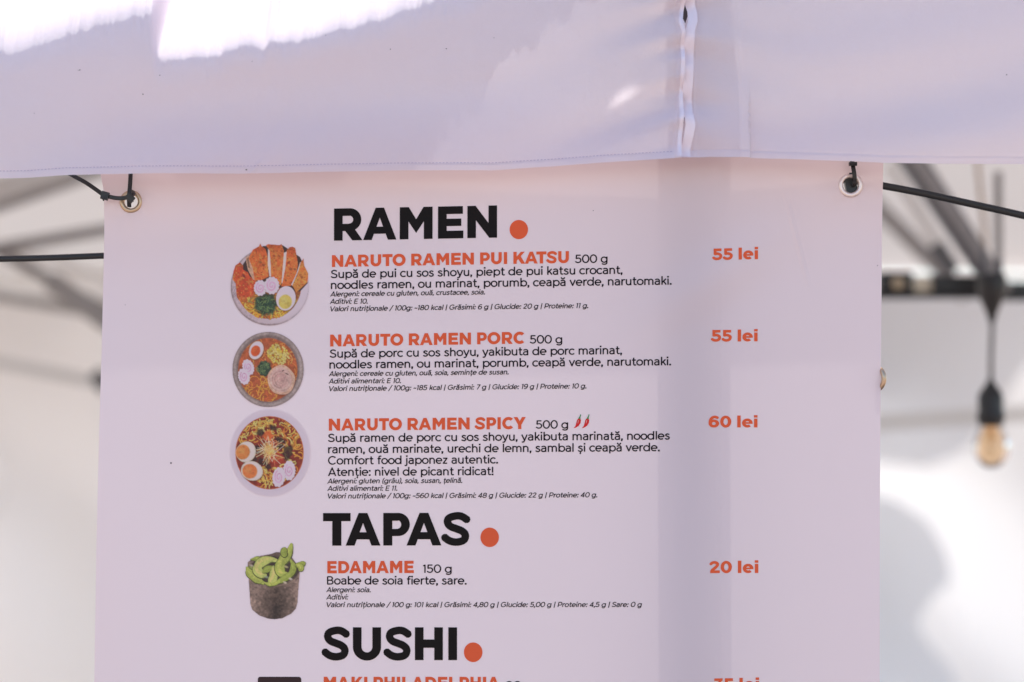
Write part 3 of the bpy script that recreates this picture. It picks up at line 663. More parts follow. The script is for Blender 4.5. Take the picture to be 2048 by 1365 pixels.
N_('NARUTO RAMEN PUI KATSU', (664, 534.9), (1137.5, 527.5)); W_('500 g', (1149.8, 527.6), (1214.7, 526.7))
B_('Supă de pui cu sos shoyu, piept de pui katsu crocant,', (662, 557.3), (1244.7, 548.9))
B_('noodles ramen, ou marinat, porumb, ceapă verde, narutomaki.', (662, 579.1), (1342.4, 570.5))
I_('Alergeni: cereale cu gluten, ouă, crustacee, soia.', (660.7, 594), (970.2, 590))
I_('Aditivi: E 10.', (660.2, 608.6), (736.1, 608.2))
I_('Valori nutriționale / 100g: ~180 kcal | Grăsimi: 6 g | Glucide: 20 g | Proteine: 11 g.', (661, 623.6), (1176.4, 617))
PR('55 lei', (1423.3, 522), (1515.5, 519.3))
N_('NARUTO RAMEN PORC', (660.7, 693.8), (1048.4, 688.3)); W_('500 g', (1059.6, 688), (1124.4, 687.5))
B_('Supă de porc cu sos shoyu, yakibuta de porc marinat,', (659.8, 716.3), (1243.9, 709))
B_('noodles ramen, ou marinat, porumb, ceapă verde, narutomaki.', (659.1, 738), (1341.8, 731.2))
I_('Alergeni: cereale cu gluten, ouă, soia, semințe de susan.', (658, 753.3), (1017.4, 749.5))
I_('Aditivi alimentari: E 10.', (657.5, 767.9), (802.2, 766.8))
I_('Valori nutriționale / 100g: ~185 kcal | Grăsimi: 7 g | Glucide: 19 g | Proteine: 10 g.', (658.6, 783), (1172.8, 777.4))
PR('55 lei', (1421.4, 683.8), (1515.5, 683))
N_('NARUTO RAMEN SPICY', (658, 862), (1051.5, 858.6), 24); W_('500 g', (1071.6, 857.9), (1136.2, 857.5))
B_('Supă ramen de porc cu sos shoyu, yakibuta marinată, noodles', (656.4, 884.7), (1339.6, 879.6))
B_('ramen, ouă marinate, urechi de lemn, sambal și ceapă verde.', (656.4, 907.2), (1319.4, 902.9))
B_('Comfort food japonez autentic.', (656.2, 929.6), (996, 927.4))
B_('Atenție: nivel de picant ridicat!', (656.2, 952.5), (987, 950.7))
I_('Alergeni: gluten (grâu), soia, susan, țelină.', (654.8, 967.6), (924.8, 966))
I_('Aditivi alimentari: E 11.', (654.8, 982.2), (795, 981.7))
I_('Valori nutriționale / 100g: ~560 kcal | Grăsimi: 48 g | Glucide: 22 g | Proteine: 40 g.', (655.7, 997.5), (1194.7, 995))
PR('60 lei', (1417, 855.3), (1515.5, 855.3))
H('TAPAS', (646.3, 1091.8), (941, 1091.1), 65.2, 'large black section heading above the soy bean dish'); dotp(979.4, 1075, 18.5, 19.5)
N_('EDAMAME', (654.8, 1147.1), (827.8, 1146.4), 24.5); W_('150 g', (845.7, 1146), (903.5, 1145.9))
B_('Boabe de soia fierte, sare.', (654.1, 1169.5), (933.3, 1169.3))
I_('Alergeni: soia.', (652.6, 1184.8), (741.7, 1184.8)); I_('Aditivi:', (652.6, 1199.4), (696.8, 1199.4))
I_('Valori nutriționale / 100 g: 101 kcal | Grăsimi: 4,80 g | Glucide: 5,00 g | Proteine: 4,5 g | Sare: 0 g', (653.2, 1214.7), (1283.9, 1214.2))
PR('20 lei', (1418.7, 1146.6), (1517.2, 1146.6), 24)
H('SUSHI', (643.1, 1320.5), (914.2, 1320.5), 65.6, 'large black section heading above the roll dish cut by the picture edge'); dotp(946.4, 1304.7, 18.6, 19.7)
N_('MAKI PHILADELPHIA', (647.6, 1378.5), (999.6, 1378.5), 24.7); W_('80 g', (1010.8, 1379), (1066, 1379)); PR('35 lei', (1425.6, 1381), (1518.5, 1381), 24)

# two chillies and the black tray picture
def flat(name, poly, mat, off, parent=None, label=None):
    A = np.array(poly, float); X, Y, Z = BS(A[:, 0], A[:, 1], off)
    vs = [Vector(p) for p in poly]; vo, e, fo, *_r = geometry.delaunay_2d_cdt(vs, [], [list(range(len(vs)))], 1, 1e-4)
    A = np.array([(v.x, v.y) for v in vo]); X, Y, Z = BS(A[:, 0], A[:, 1], off)
    o = obj(name, np.stack([X, Y, Z], -1), [tuple(f) for f in fo], mat, parent or ban, label=label)
    if parent is not None: o.location = (0, 0, 0)
    return o
for dx in (0, 16.6):
    c = flat('chilli_print', [(1160.2 + dx, 837.5), (1161.8 + dx, 841), (1160.8 + dx, 847), (1157 + dx, 852.5), (1151.5 + dx, 856), (1147 + dx, 857), (1150.8 + dx, 852.5), (1152.6 + dx, 846), (1154 + dx, 840.5), (1156.8 + dx, 837)], M_red, 0.0004)
    flat('chilli_stem', [(1156.4 + dx, 838.5), (1157.6 + dx, 835.4), (1159.5 + dx, 832.6), (1160.2 + dx, 829.4), (1162.4 + dx, 829.8), (1161.2 + dx, 833.4), (1160.6 + dx, 836), (1161 + dx, 839), (1158.6 + dx, 838)], M_green, 0.0006, c)
    flat('chilli_shine', [(1156 + dx, 841), (1157.4 + dx, 841.4), (1156 + dx, 846.5), (1154.8 + dx, 848)], M_spot, 0.0006, c)
cr = [(515.6 + 5 - 5 * math.cos(R(a)), 1354 + 5 - 5 * math.sin(R(a))) for a in (0, 22, 45, 67, 90)] + [(602.6 - 5 + 5 * math.sin(R(a)), 1354 + 5 - 5 * math.cos(R(a))) for a in (0, 22, 45, 67, 90)]
flat('tray_print', cr + [(602.6, 1440), (515.6, 1440)], inkmat('tray_ink', (56, 40, 42)), 0.0004)
for a, b, r in [(342, 926.5, 2.0), (1186, 423, 1.0), (1756, 531, 1.0), (250, 610, .8)]: obj('grime_mark', *disc(Vector([float(q) for q in BS(np.float64(a), np.float64(b), 0.0005)]), r * 0.0005, 8), M_speck, ban)

# ------------------------------------------------------------------ printed dish photographs, painted on a fine grid of ink values
class Pic:
    def __init__(s, ox, oy, w, h, zoom, step=1.0, seed=1):
        s.ox, s.oy, s.z, s.step = ox, oy, zoom, step
        s.nx, s.ny = int(w / step) + 1, int(h / step) + 1
        gx, gy = np.meshgrid(np.arange(s.nx) * step, np.arange(s.ny) * step); s.X = gx * zoom; s.Y = gy * zoom
        s.C = np.ones((s.ny, s.nx, 3)); s.A = np.zeros((s.ny, s.nx)); s.r = np.random.default_rng(seed); s.soft = zoom * 0.7
    def noise(s, sc_, seed=0):
        r = np.random.default_rng(seed); n = 64; g = r.random((n, n)); x = s.X / sc_ % (n - 1); y = s.Y / sc_ % (n - 1)
        i = x.astype(int); j = y.astype(int); fx = x - i; fy = y - j; fx = fx * fx * (3 - 2 * fx); fy = fy * fy * (3 - 2 * fy)
        return (g[j, i] * (1 - fx) + g[j, i + 1] * fx) * (1 - fy) + (g[j + 1, i] * (1 - fx) + g[j + 1, i + 1] * fx) * fy
    def put(s, m, col, over=True):
        col = np.asarray(col); 
        if col.ndim == 1: col = ink(*col)[None, None, :]
        m = np.clip(m, 0, 1); s.C = s.C * (1 - m[..., None]) + col * m[..., None]
        if over: s.A = np.maximum(s.A, m)
    def e(s, cx, cy, rx, ry, rot=0, soft=None, wob=0, k=9):
        a = R(rot); dx = s.X - cx; dy = s.Y - cy; u = dx * math.cos(a) + dy * math.sin(a); v = -dx * math.sin(a) + dy * math.cos(a)
        th = np.arctan2(v, u); rr = np.sqrt((u / rx) ** 2 + (v / ry) ** 2) / (1 + wob * np.cos(k * th)); sd = (1 - rr) * min(rx, ry)
        return np.clip(sd / (soft or s.soft) + 0.5, 0, 1)
    def poly(s, pts):
        ins = np.zeros(s.X.shape, bool); dist = np.full(s.X.shape, 1e9)
        for i in range(len(pts)):
            x0, y0 = pts[i]; x1, y1 = pts[(i + 1) % len(pts)]
            c = ((y0 > s.Y) != (y1 > s.Y)); xx = (x1 - x0) * (s.Y - y0) / ((y1 - y0) or 1e-9) + x0; ins ^= c & (s.X < xx)
            dist = np.minimum(dist, s.seg(x0, y0, x1, y1))
        return np.clip(np.where(ins, dist, -dist) / s.soft + 0.5, 0, 1)
    def seg(s, x0, y0, x1, y1):
        dx, dy = x1 - x0, y1 - y0; t = np.clip(((s.X - x0) * dx + (s.Y - y0) * dy) / (dx * dx + dy * dy + 1e-9), 0, 1)
        return np.hypot(s.X - x0 - t * dx, s.Y - y0 - t * dy)
    def line(s, pts, w, col, clip=None, al=1.0):
        xs = [p[0] for p in pts]; ys = [p[1] for p in pts]; z = s.z * s.step
        i0 = max(0, int((min(xs) - w * 2) / z)); i1 = min(s.nx, int((max(xs) + w * 2) / z) + 2); j0 = max(0, int((min(ys) - w * 2) / z)); j1 = min(s.ny, int((max(ys) + w * 2) / z) + 2)
        if i1 <= i0 or j1 <= j0: return
        X = s.X[j0:j1, i0:i1]; Y = s.Y[j0:j1, i0:i1]; d = np.full(X.shape, 1e9)
        for (x0, y0), (x1, y1) in zip(pts[:-1], pts[1:]):
            dx, dy = x1 - x0, y1 - y0; t = np.clip(((X - x0) * dx + (Y - y0) * dy) / (dx * dx + dy * dy + 1e-9), 0, 1); d = np.minimum(d, np.hypot(X - x0 - t * dx, Y - y0 - t * dy))
        m = np.clip((w / 2 - d) / s.soft + 0.5, 0, 1) * al
        if clip is not None: m = m * clip[j0:j1, i0:i1]
        s.C[j0:j1, i0:i1] = s.C[j0:j1, i0:i1] * (1 - m[..., None]) + ink(*col) * m[..., None]
    def arc(s, cx, cy, r, a0, a1, w, col, clip=None, al=1.0, ry=None, grow=0, n=7):
        ry = ry or r
        s.line([(cx + (r + grow * k / n) * math.cos(R(a0 + (a1 - a0) * k / n)), cy + (ry + grow * k / n) * math.sin(R(a0 + (a1 - a0) * k / n))) for k in range(n + 1)], w, col, clip, al)
    def noodles(s, n, box_, w, cols, clip, rad=(30, 110), al=0.9):
        for _ in range(n):
            cx = s.r.uniform(box_[0], box_[2]); cy = s.r.uniform(box_[1], box_[3]); r = s.r.uniform(*rad); a = s.r.uniform(0, 360); sp = s.r.uniform(50, 170); c = cols[s.r.integers(len(cols))]
            s.arc(cx + 3, cy + 4, r, a, a + sp, w, tuple(int(v * 0.62) for v in c), clip, al * 0.7)
            s.arc(cx, cy, r, a, a + sp, w, c, clip, al)
    def naruto(s, cx, cy, rx, ry, rot=0, clip=None):
        s.put(s.e(cx, cy + 6, rx * 1.02, ry * 1.02, rot, wob=.05, k=14) * .5 * (1 if clip is None else clip), (120, 80, 80))
        s.put(s.e(cx, cy, rx, ry, rot, wob=.045, k=14) * (1 if clip is None else clip), (220, 196, 206))
        s.put(s.e(cx, cy, rx * .8, ry * .8, rot, soft=20) * .5, (232, 186, 208))
        pts = []
        for k in range(26):
            a = k * 24 + rot; q = 0.12 + 0.56 * k / 25; pts.append((cx + rx * q * math.cos(R(a)), cy + ry * q * math.sin(R(a))))
        s.line(pts, rx * .19, (214, 140, 180), clip, .72)
    def egg(s, cx, cy, rx, ry, rot, yx, yy, yr, yry, white, yolk):
        s.put(s.e(cx + 6, cy + 10, rx * 1.04, ry * 1.04, rot, soft=24) * .55, (80, 45, 35))
        s.put(s.e(cx, cy, rx, ry, rot), tuple(int(v * .88) for v in white)); s.put(s.e(cx, cy, rx * .9, ry * .92, rot, soft=18), white)
        s.put(s.e(yx, yy, yr * 1.08, yry * 1.08, rot, soft=12), tuple((np.array(yolk) * .5 + np.array(white) * .5).astype(int)))
        s.put(s.e(yx, yy, yr, yry, rot, soft=12), yolk); s.put(s.e(yx - yr * .2, yy - yry * .2, yr * .5, yry * .45, rot, soft=30) * .5, tuple(min(255, int(v * 1.12 + 14)) for v in yolk))
    def tone(s, m, amt, scale, seed):
        s.C = np.clip(s.C * (1 + (amt * (s.noise(scale, seed) - 0.5) * 2)[..., None] * m[..., None]), 0.003, 1)
    def build(s, name, label, off=0.0004):
        for sc_, am, sd in ((13, .16, 21), (34, .14, 22), (110, .12, 23)): s.tone(s.A * (np.abs(s.C - 1).max(-1) > 0.25), am, sc_, sd)
        A = s.A > 0.02; q = A[:-1, :-1] | A[1:, :-1] | A[1:, 1:] | A[:-1, 1:]
        idx = np.arange(s.nx * s.ny).reshape(s.ny, s.nx); F = np.stack([idx[:-1, :-1], idx[1:, :-1], idx[1:, 1:], idx[:-1, 1:]], -1)[q]
        used = np.unique(F); rem = np.full(s.nx * s.ny, -1); rem[used] = np.arange(len(used)); F = rem[F]
        px = (s.ox + s.X / s.z).ravel()[used]; py = (s.oy + s.Y / s.z).ravel()[used]; X, Y, Z = BS(px, py, off)
        o = obj(name, np.stack([X, Y, Z], -1), F, M_pic, ban, smooth=True, label=label)
        at = o.data.color_attributes.new('ink', 'FLOAT_COLOR', 'POINT'); c = np.ones((len(used), 4), np.float32); c[:, :3] = s.C.reshape(-1, 3)[used]
        at.data.foreach_set('color', c.ravel()); return o
ORN = [(222, 150, 50), (230, 165, 60), (205, 125, 45), (236, 180, 84)]
# bowl one: sliced cutlet
p = Pic(440, 470, 200, 190, 7.185, seed=3)
body = p.e(715, 745, 560, 560)
p.put(p.e(715, 745, 562, 562), (150, 128, 132)); p.put(p.e(722, 738, 548, 546, soft=20), (190, 168, 180)); p.put(p.e(860, 700, 470, 520, soft=120) * .8 * body, (205, 190, 204))
for k in range(6): p.arc(722, 740, 500 + k * 9, 110, 215, 3, (140, 115, 125), body, .5, n=16)
soup = p.e(700, 730, 470, 480, soft=10); p.put(soup, (176, 96, 42)); p.put(p.e(960, 900, 240, 260, soft=90) * soup * .8, (150, 84, 44))
p.noodles(120, (300, 900, 1100, 1230), 17, ORN, p.e(700, 730, 455, 492, soft=12) * np.clip((p.Y - 840) / 60, 0, 1))
p.put(p.poly([(330, 420), (430, 280), (620, 160), (900, 150), (1150, 320), (1265, 560), (1260, 700), (1150, 820), (880, 770), (500, 660), (300, 700)]), (70, 45, 38))
def cutlet(pts, hi, seed):
    m = p.poly(pts); p.put(m, hi)
    n1 = p.noise(70, seed); n2 = p.noise(26, seed + 9)
    p.put(m * np.clip((n1 - .45) * 2.2, 0, 1) * .8, (196, 80, 38)); p.put(m * np.clip((n2 - .60) * 3, 0, 1) * .6, (236, 158, 78)); p.put(m * np.clip((p.noise(18, seed + 4) - .74) * 5, 0, 1) * .7, (130, 48, 30))
    cy = sum(q[1] for q in pts) / len(pts); top = min(q[1] for q in pts); p.put(m * np.clip(1 - (p.Y - top) / 130, 0, 1) * .75, (160, 66, 36))
cutlet([(285, 395), (330, 440), (330, 500), (400, 540), (430, 600), (520, 660), (500, 800), (470, 870), (330, 930), (275, 945), (240, 890), (225, 700), (180, 640), (190, 530), (220, 440)], (190, 74, 40), 5)
p.put(p.e(340, 590, 34, 16, 50, soft=14) * .8, (90, 44, 32))
p.put(p.poly([(365, 330), (420, 290), (470, 400), (520, 660), (470, 640), (400, 500)]), (196, 150, 128)); p.put(p.poly([(385, 340), (410, 320), (430, 480), (400, 470)]) * .8, (120, 82, 60))
cutlet([(430, 290), (470, 215), (560, 165), (575, 125), (600, 170), (650, 200), (680, 300), (700, 600), (600, 650), (500, 660), (470, 480), (410, 340)], (208, 104, 50), 6)
p.put(p.poly([(690, 200), (720, 240), (735, 600), (712, 600), (685, 420)]), (222, 196, 190))
cutlet([(660, 150), (690, 135), (860, 150), (880, 130), (915, 220), (915, 480), (880, 720), (860, 730), (820, 650), (735, 600), (725, 380), (710, 220)], (214, 112, 54), 7)
p.put(p.poly([(918, 260), (960, 240), (965, 300), (940, 480), (905, 690), (885, 700)]), (222, 196, 190))
cutlet([(960, 220), (1000, 180), (1040, 172), (1080, 190), (1100, 300), (1120, 420), (1100, 560), (1020, 735), (880, 745), (900, 680), (940, 480)], (212, 108, 52), 8)
p.put(p.poly([(1150, 400), (1190, 380), (1120, 540), (1040, 735), (1025, 720), (1100, 560)]), (226, 202, 196))
cutlet([(1160, 400), (1200, 345), (1210, 440), (1270, 560), (1262, 680), (1100, 830), (1060, 760), (1040, 735), (1110, 580)], (226, 126, 60), 9)
for x, y in ((580, 395), (625, 435), (772, 302), (985, 405), (1075, 495), (1175, 612), (1020, 490)): p.put(p.e(x, y, 22, 16, 20, soft=14) * .7, (120, 44, 30))
gm = p.e(660, 990, 165, 160, soft=40, wob=.08, k=7); p.put(gm * .95, (42, 56, 42))
for k in range(170):
    x = 660 + p.r.normal(0, 75); y = 1000 + p.r.normal(0, 78); a = p.r.uniform(0, 180); L_ = p.r.uniform(15, 45); c = [(76, 98, 68), (30, 44, 36), (38, 56, 42), (110, 130, 76), (56, 76, 54)][p.r.integers(5)]
    p.line([(x - L_ * math.cos(R(a)), y - L_ * math.sin(R(a))), (x + L_ * math.cos(R(a)), y + L_ * math.sin(R(a)))], 9, c, soup, .9)
p.naruto(580, 765, 92, 112); p.naruto(745, 730, 106, 124)
p.egg(948, 915, 140, 176, 8, 940, 965, 92, 100, (232, 216, 230), (226, 176, 92))
p.build('dish_photo', 'round bowl photo with sliced fried cutlet, half egg and greens')
# bowl two: pork, corn, egg
p = Pic(440, 650, 200, 180, 7.585, seed=4)
p.put(p.e(732, 680, 542, 570), (142, 122, 122)); p.put(p.e(732, 676, 520, 552, soft=24), (160, 140, 140)); p.put(p.e(728, 672, 480, 520, soft=30), (124, 102, 100))
soup = p.e(728, 684, 450, 482, soft=14); p.put(soup, (168, 84, 50)); p.tone(soup, .25, 60, 3)
p.noodles(75, (320, 230, 1130, 1140), 13, [(206, 116, 56), (214, 130, 62), (190, 98, 48), (224, 150, 84)], soup, (30, 120))
p.noodles(34, (400, 760, 800, 1140), 13, [(224, 148, 62), (214, 130, 56)], soup, (40, 110))
p.egg(552, 388, 106, 142, 22, 542, 398, 68, 80, (228, 212, 204), (222, 84, 40))
p.put(p.e(880, 460, 160, 140, soft=40) * .7, (170, 110, 40))
for k in range(150):
    a = p.r.uniform(0, 6.28); q = math.sqrt(p.r.uniform(0, 1)); x = 885 + 165 * q * math.cos(a); y = 455 + 150 * q * math.sin(a) + (x - 885) * .25
    p.put(p.e(x + 4, y + 5, 17, 14, p.r.uniform(0, 90), soft=10) * .6, (150, 96, 40)); c = [(226, 196, 96), (234, 208, 120), (214, 176, 72), (238, 190, 120)][p.r.integers(4)]
    p.put(p.e(x, y, 16, 13, p.r.uniform(0, 90), soft=8), c)
p.put(p.e(675, 665, 104, 118, soft=20, wob=.06, k=9), (48, 60, 46))
for k in range(60):
    x = 675 + p.r.normal(0, 45); y = 665 + p.r.normal(0, 52); r = p.r.uniform(9, 20); p.arc(x, y, r, 0, 330, 7, [(88, 104, 68), (40, 54, 40), (120, 138, 88), (60, 78, 54)][p.r.integers(4)], soup, .9)
p.naruto(430, 645, 84, 122, -20); p.naruto(365, 785, 86, 124, -14)
p.put(p.e(940, 850, 208, 222, soft=30) * .6, (84, 44, 32)); pm = p.e(932, 838, 208, 226, -12, wob=.02, k=5)
p.put(pm, (206, 158, 140)); p.put(p.e(925, 832, 168, 190, -12, soft=18), (198, 160, 156)); p.put(p.e(905, 820, 118, 140, 0, soft=26), (184, 142, 140)); p.tone(pm, .10, 30, 8)
for r, a0, a1 in ((190, -60, 200), (150, 20, 250), (110, 100, 330), (70, -20, 200), (40, 60, 300)): p.arc(925, 835, r, a0, a1, 9, (216, 178, 168), pm, .55, n=14)
for r, a0, a1 in ((172, -50, 160), (130, 30, 230), (92, 120, 300)): p.arc(925, 835, r, a0, a1, 6, (156, 108, 100), pm, .5, n=14)
p.line([(950, 705), (972, 690)], 14, (90, 60, 56)); p.line([(1000, 735), (1035, 755)], 12, (90, 60, 56))
p.build('dish_photo', 'grey bowl photo with round pork slice, corn and half egg')
# bowl three: spicy
p = Pic(450, 810, 190, 190, 7.185, seed=5)
p.put(p.e(652, 692, 540, 588, soft=80) * .28, (188, 172, 194))
soup = p.e(642, 690, 492, 526); p.put(soup, (186, 100, 66)); soup = p.e(642, 690, 482, 516, soft=12); p.put(soup, (134, 48, 34)); p.tone(soup, .35, 60, 3)
YN = [(222, 168, 84), (206, 140, 60), (232, 186, 112), (194, 118, 52)]
p.noodles(80, (700, 200, 1120, 1100), 18, YN, soup, (30, 100)); p.noodles(50, (250, 200, 560, 520), 16, YN, soup, (30, 90)); p.noodles(55, (480, 930, 760, 1190), 15, YN, soup, (20, 70)); p.noodles(35, (560, 220, 900, 480), 15, YN, soup, (20, 60))
for x, y, a, b in ((510, 400, 60, 50), (790, 510, 80, 45), (480, 640, 60, 60), (800, 590, 60, 40), (900, 690, 70, 120), (540, 820, 70, 50), (620, 890, 50, 40), (410, 780, 60, 50), (690, 330, 60, 40)): p.put(p.e(x, y, a, b, 20, soft=26, wob=.1, k=5) * .9, (50, 32, 30))
p.put(p.e(620, 450, 70, 70, soft=26, wob=.12, k=6) * .9, (206, 96, 50)); p.put(p.e(740, 770, 110, 80, soft=26) * .7, (176, 60, 44))
for k in range(85):
    a = p.r.uniform(0, 360); L_ = p.r.uniform(60, 250); cx = 640 + p.r.normal(0, 40); cy = 650 + p.r.normal(0, 50); bend = p.r.uniform(-30, 30)
    x1 = cx + L_ * math.cos(R(a)); y1 = cy + L_ * math.sin(R(a)) * .85; mx_ = (cx + x1) / 2 + bend; my = (cy + y1) / 2 - bend
    p.line([(cx, cy), (mx_, my), (x1, y1)], p.r.uniform(5, 9), [(236, 208, 176), (230, 172, 110), (222, 190, 150), (214, 120, 80)][p.r.integers(4)], soup, .9)
p.put(p.e(635, 650, 60, 90, -30, soft=40) * .6, (222, 160, 80))
p.egg(305, 678, 138, 152, 25, 258, 680, 96, 104, (226, 208, 190), (224, 122, 66)); p.egg(388, 950, 160, 138, 20, 358, 955, 104, 100, (226, 208, 194), (222, 112, 62))
p.naruto(925, 945, 88, 140, 0); p.naruto(775, 1040, 90, 142, 8)
p.C = p.C * (1 - (1 - p.e(642, 690, 492, 526, soft=10))[..., None] * (p.e(642, 690, 492, 526, soft=10) > 0)[..., None] * 0)
p.build('dish_photo', 'red soup bowl photo with two half eggs and tangled noodles')
# edamame pot
p = Pic(470, 1075, 170, 175, 7.8, seed=6)
pot = p.poly([(200, 500), (215, 640), (225, 800), (240, 1040), (270, 1130), (380, 1220), (520, 1270), (620, 1278), (740, 1262), (880, 1190), (950, 1110), (975, 1020), (990, 800), (1010, 560), (1010, 480), (900, 330), (860, 280), (720, 235), (640, 232), (560, 262), (400, 290), (240, 360), (198, 390)])
p.put(pot, (96, 76, 68)); g_ = np.clip(1 - np.abs(p.X - 640) / 330, 0, 1); p.put(pot * (1 - g_) * .85, (146, 120, 112)); p.put(pot * g_ * np.clip((p.Y - 700) / 400, 0, 1) * .8, (52, 38, 36))
p.tone(pot, .35, 28, 2); p.tone(pot, .25, 60, 5); p.put(p.e(610, 510, 400, 215, soft=20) * .9 * pot, (62, 46, 40))
p.line([(200, 620), (420, 740), (620, 765), (820, 740), (1010, 600)], 12, (150, 124, 108), pot, .5)
def pod(pts, w, c, k=1.0):
    P_ = [(q.x, q.y) for q in cat_rom(pts, 5)]; n = len(P_)
    for i in range(n - 1):
        t = (i + .5) / n; ww = w * (0.10 + 1.08 * math.sin(math.pi * min(max(t, .03), .97)) ** .7) * (1 + .13 * math.cos(t * 19))
        p.line([(P_[i][0] + 3, P_[i][1] + 6), (P_[i + 1][0] + 3, P_[i + 1][1] + 6)], ww * 1.2, tuple(int(v * .5) for v in c)); 
    for i in range(n - 1):
        t = (i + .5) / n; ww = w * (0.10 + 1.08 * math.sin(math.pi * min(max(t, .03), .97)) ** .7) * (1 + .13 * math.cos(t * 19)); p.line([P_[i], P_[i + 1]], ww, c)
    for i in range(n - 1):
        t = (i + .5) / n; ww = w * .5 * math.sin(math.pi * t); p.line([(P_[i][0] - w * .12, P_[i][1] - w * .14), (P_[i + 1][0] - w * .12, P_[i + 1][1] - w * .14)], ww, tuple(min(255, int(v * 1.10 + 8)) for v in c), None, .3)
def grow(a): p.A = np.maximum(p.A, a)
GA, GB, GC = (164, 168, 84), (180, 184, 104), (146, 152, 72)
pod([(250, 345), (340, 335), (430, 340), (500, 330)], 62, GC); pod([(215, 470), (270, 480), (330, 540)], 60, (120, 124, 66))
pod([(185, 470), (230, 560), (320, 640), (440, 710)], 92, GA); pod([(660, 365), (540, 345), (400, 400), (345, 500), (420, 580), (470, 590)], 115, GB)
pod([(440, 540), (520, 490), (600, 500)], 80, GC); pod([(600, 460), (610, 560), (590, 650), (550, 740)], 105, GB)
pod([(880, 110), (850, 210), (770, 330), (700, 440), (720, 560), (800, 570)], 120, GA); pod([(780, 170), (760, 230), (780, 280)], 80, GC)
pod([(860, 340), (910, 440), (880, 560), (740, 660), (600, 730)], 78, GC); pod([(950, 440), (1010, 430), (1080, 400)], 70, GC); pod([(450, 705), (560, 735), (700, 700)], 42, GA)
pod([(960, 430), (1030, 460), (1020, 510)], 66, GA)
ch = np.abs(p.C - 1).max(-1) > 0.02; grow(ch.astype(float))
for x, y, c in ((490, 620, (150, 156, 138)), (800, 460, (220, 214, 140)), (255, 440, (190, 170, 160)), (780, 705, (220, 214, 170)), (870, 650, (220, 214, 180)), (690, 1040, (80, 62, 54))): p.put(p.e(x, y, 30, 16, 20, soft=14) * .7, c)
p.build('dish_photo', 'dark round pot photo heaped with green bean pods')

# ------------------------------------------------------------------ eyelets
def eyelet(c, ro, ri, mat, name='eyelet', yaw=0.0, yoff=0.0):
    cc = Vector([float(q) for q in BS(np.float64(c[0]), np.float64(c[1]), -yoff)]); s = 0.0005
    o_, i_ = ro * s, ri * s; prof = [(i_ * 1.0, 0.004), (i_, -0.0003), (i_ * 1.04, -0.0011), (i_ * 1.15, -0.0016), ((o_ + i_) / 2, -0.0020), (o_ * .93, -0.0013), (o_, -0.0003), (o_ * 1.0, 0.0008), (o_ * .9, 0.0022), (i_, 0.0022)]
    ax = Vector((math.sin(yaw), math.cos(yaw), 0)); V, F = lathe(cc, prof, 40, ax)
    return obj(name, V, F, mat, ban, smooth=True)
eyelet(GL, 23, 13.5, M_brass); eyelet(GR, 25, 15.2, M_nickel)
eyelet((1759, 757), 25, 14, M_brass, yaw=R(62), yoff=0.006)

# ------------------------------------------------------------------ cable ties and cables
def tie(name, pts, wmm, label, tail=None):
    V, F = tube([Vector(q) for q in pts], 0.002, 8, flat=(wmm / 2000, 0.0008)); return V, F
YF = D - 0.006
t1 = empty('cable_tie', tuple(PV(258, 416, YF)), 'black cable tie looped through the brass eyelet at the left corner of the banner', 'cable tie')
def smo(pts, n=6):
    out = []
    for i in range(len(pts) - 1):
        a = pts[i - 1] if i else pts[0]; b, c = pts[i], pts[i + 1]; d = pts[min(i + 2, len(pts) - 1)]
        for k in range(n):
            t = k / n; out.append(0.5 * ((2 * b) + (c - a) * t + (2 * a - 5 * b + 4 * c - d) * t * t + (3 * b - a - 3 * c + d) * t ** 3))
    out.append(pts[-1]); return out
obj('strap', *tube(smo([PV(264, 300, D + 0.01), PV(261.5, 345, YF), PV(260, 372, YF - .002), PV(258, 395, YF - .003), PV(258.5, 414, YF + .004)]), 0.002, 8, flat=(0.0021, 0.0009)), M_plastic, t1)
obj('strap', *tube(smo([PV(90, 318, D + 0.03), PV(143, 350, D + .01), PV(172, 366, D), PV(198, 384, YF), PV(208, 392, YF - .003)]), 0.002, 8, flat=(0.0021, 0.0009)), M_plastic, t1)
obj('strap', *tube(smo([PV(208, 391, YF - .003), PV(228, 396, YF - .003), PV(244, 397, YF - .003), PV(258, 394, YF - .004), PV(267, 388, YF + .002), PV(266, 383, YF + .006)]), 0.002, 8, flat=(0.0021, 0.0010)), M_plastic, t1)
hd = bar(PV(203, 390, YF - .004), PV(217, 394, YF - .004), 0.0082, 0.006, 0.18); h_ = obj('ratchet_head', *hd, M_plastic, t1)
obj('head_slot', *bar(PV(205.5, 394.5, YF - .0075), PV(211, 396.5, YF - .0075), 0.0035, 0.001, 0.1), M_rubber, h_).location = (0, 0, 0)
obj('strap_tail', *bar(PV(206, 398, YF - .004), PV(207.5, 402.5, YF - .004), 0.0014, 0.001, 0.1), M_plastic, t1)
obj('knot', *join([bar(PV(253, 391, YF - .004), PV(267, 402, YF - .003), 0.007, 0.004, 0.25), bar(PV(256, 400, YF - .001), PV(266, 398, YF - .001), 0.006, 0.004, 0.25)]), M_plastic, t1)
t2 = empty('cable_tie', tuple(PV(1709, 366, YF)), 'black cable tie holding the banner by the pale eyelet at its right corner', 'cable tie')
obj('strap', *tube(smo([PV(1703, 312, YF + .004), PV(1705.5, 330, YF - .001), PV(1708, 345, YF - .003), PV(1709.5, 360, YF - .001), PV(1708, 372, YF + .008)]), 0.002, 8, flat=(0.0021, 0.0009)), M_plastic, t2)
obj('ratchet_head', *bar(PV(1698, 328.5, YF - .003), PV(1713.5, 328.5, YF - .003), 0.0036, 0.006, 0.2), M_plastic, t2)
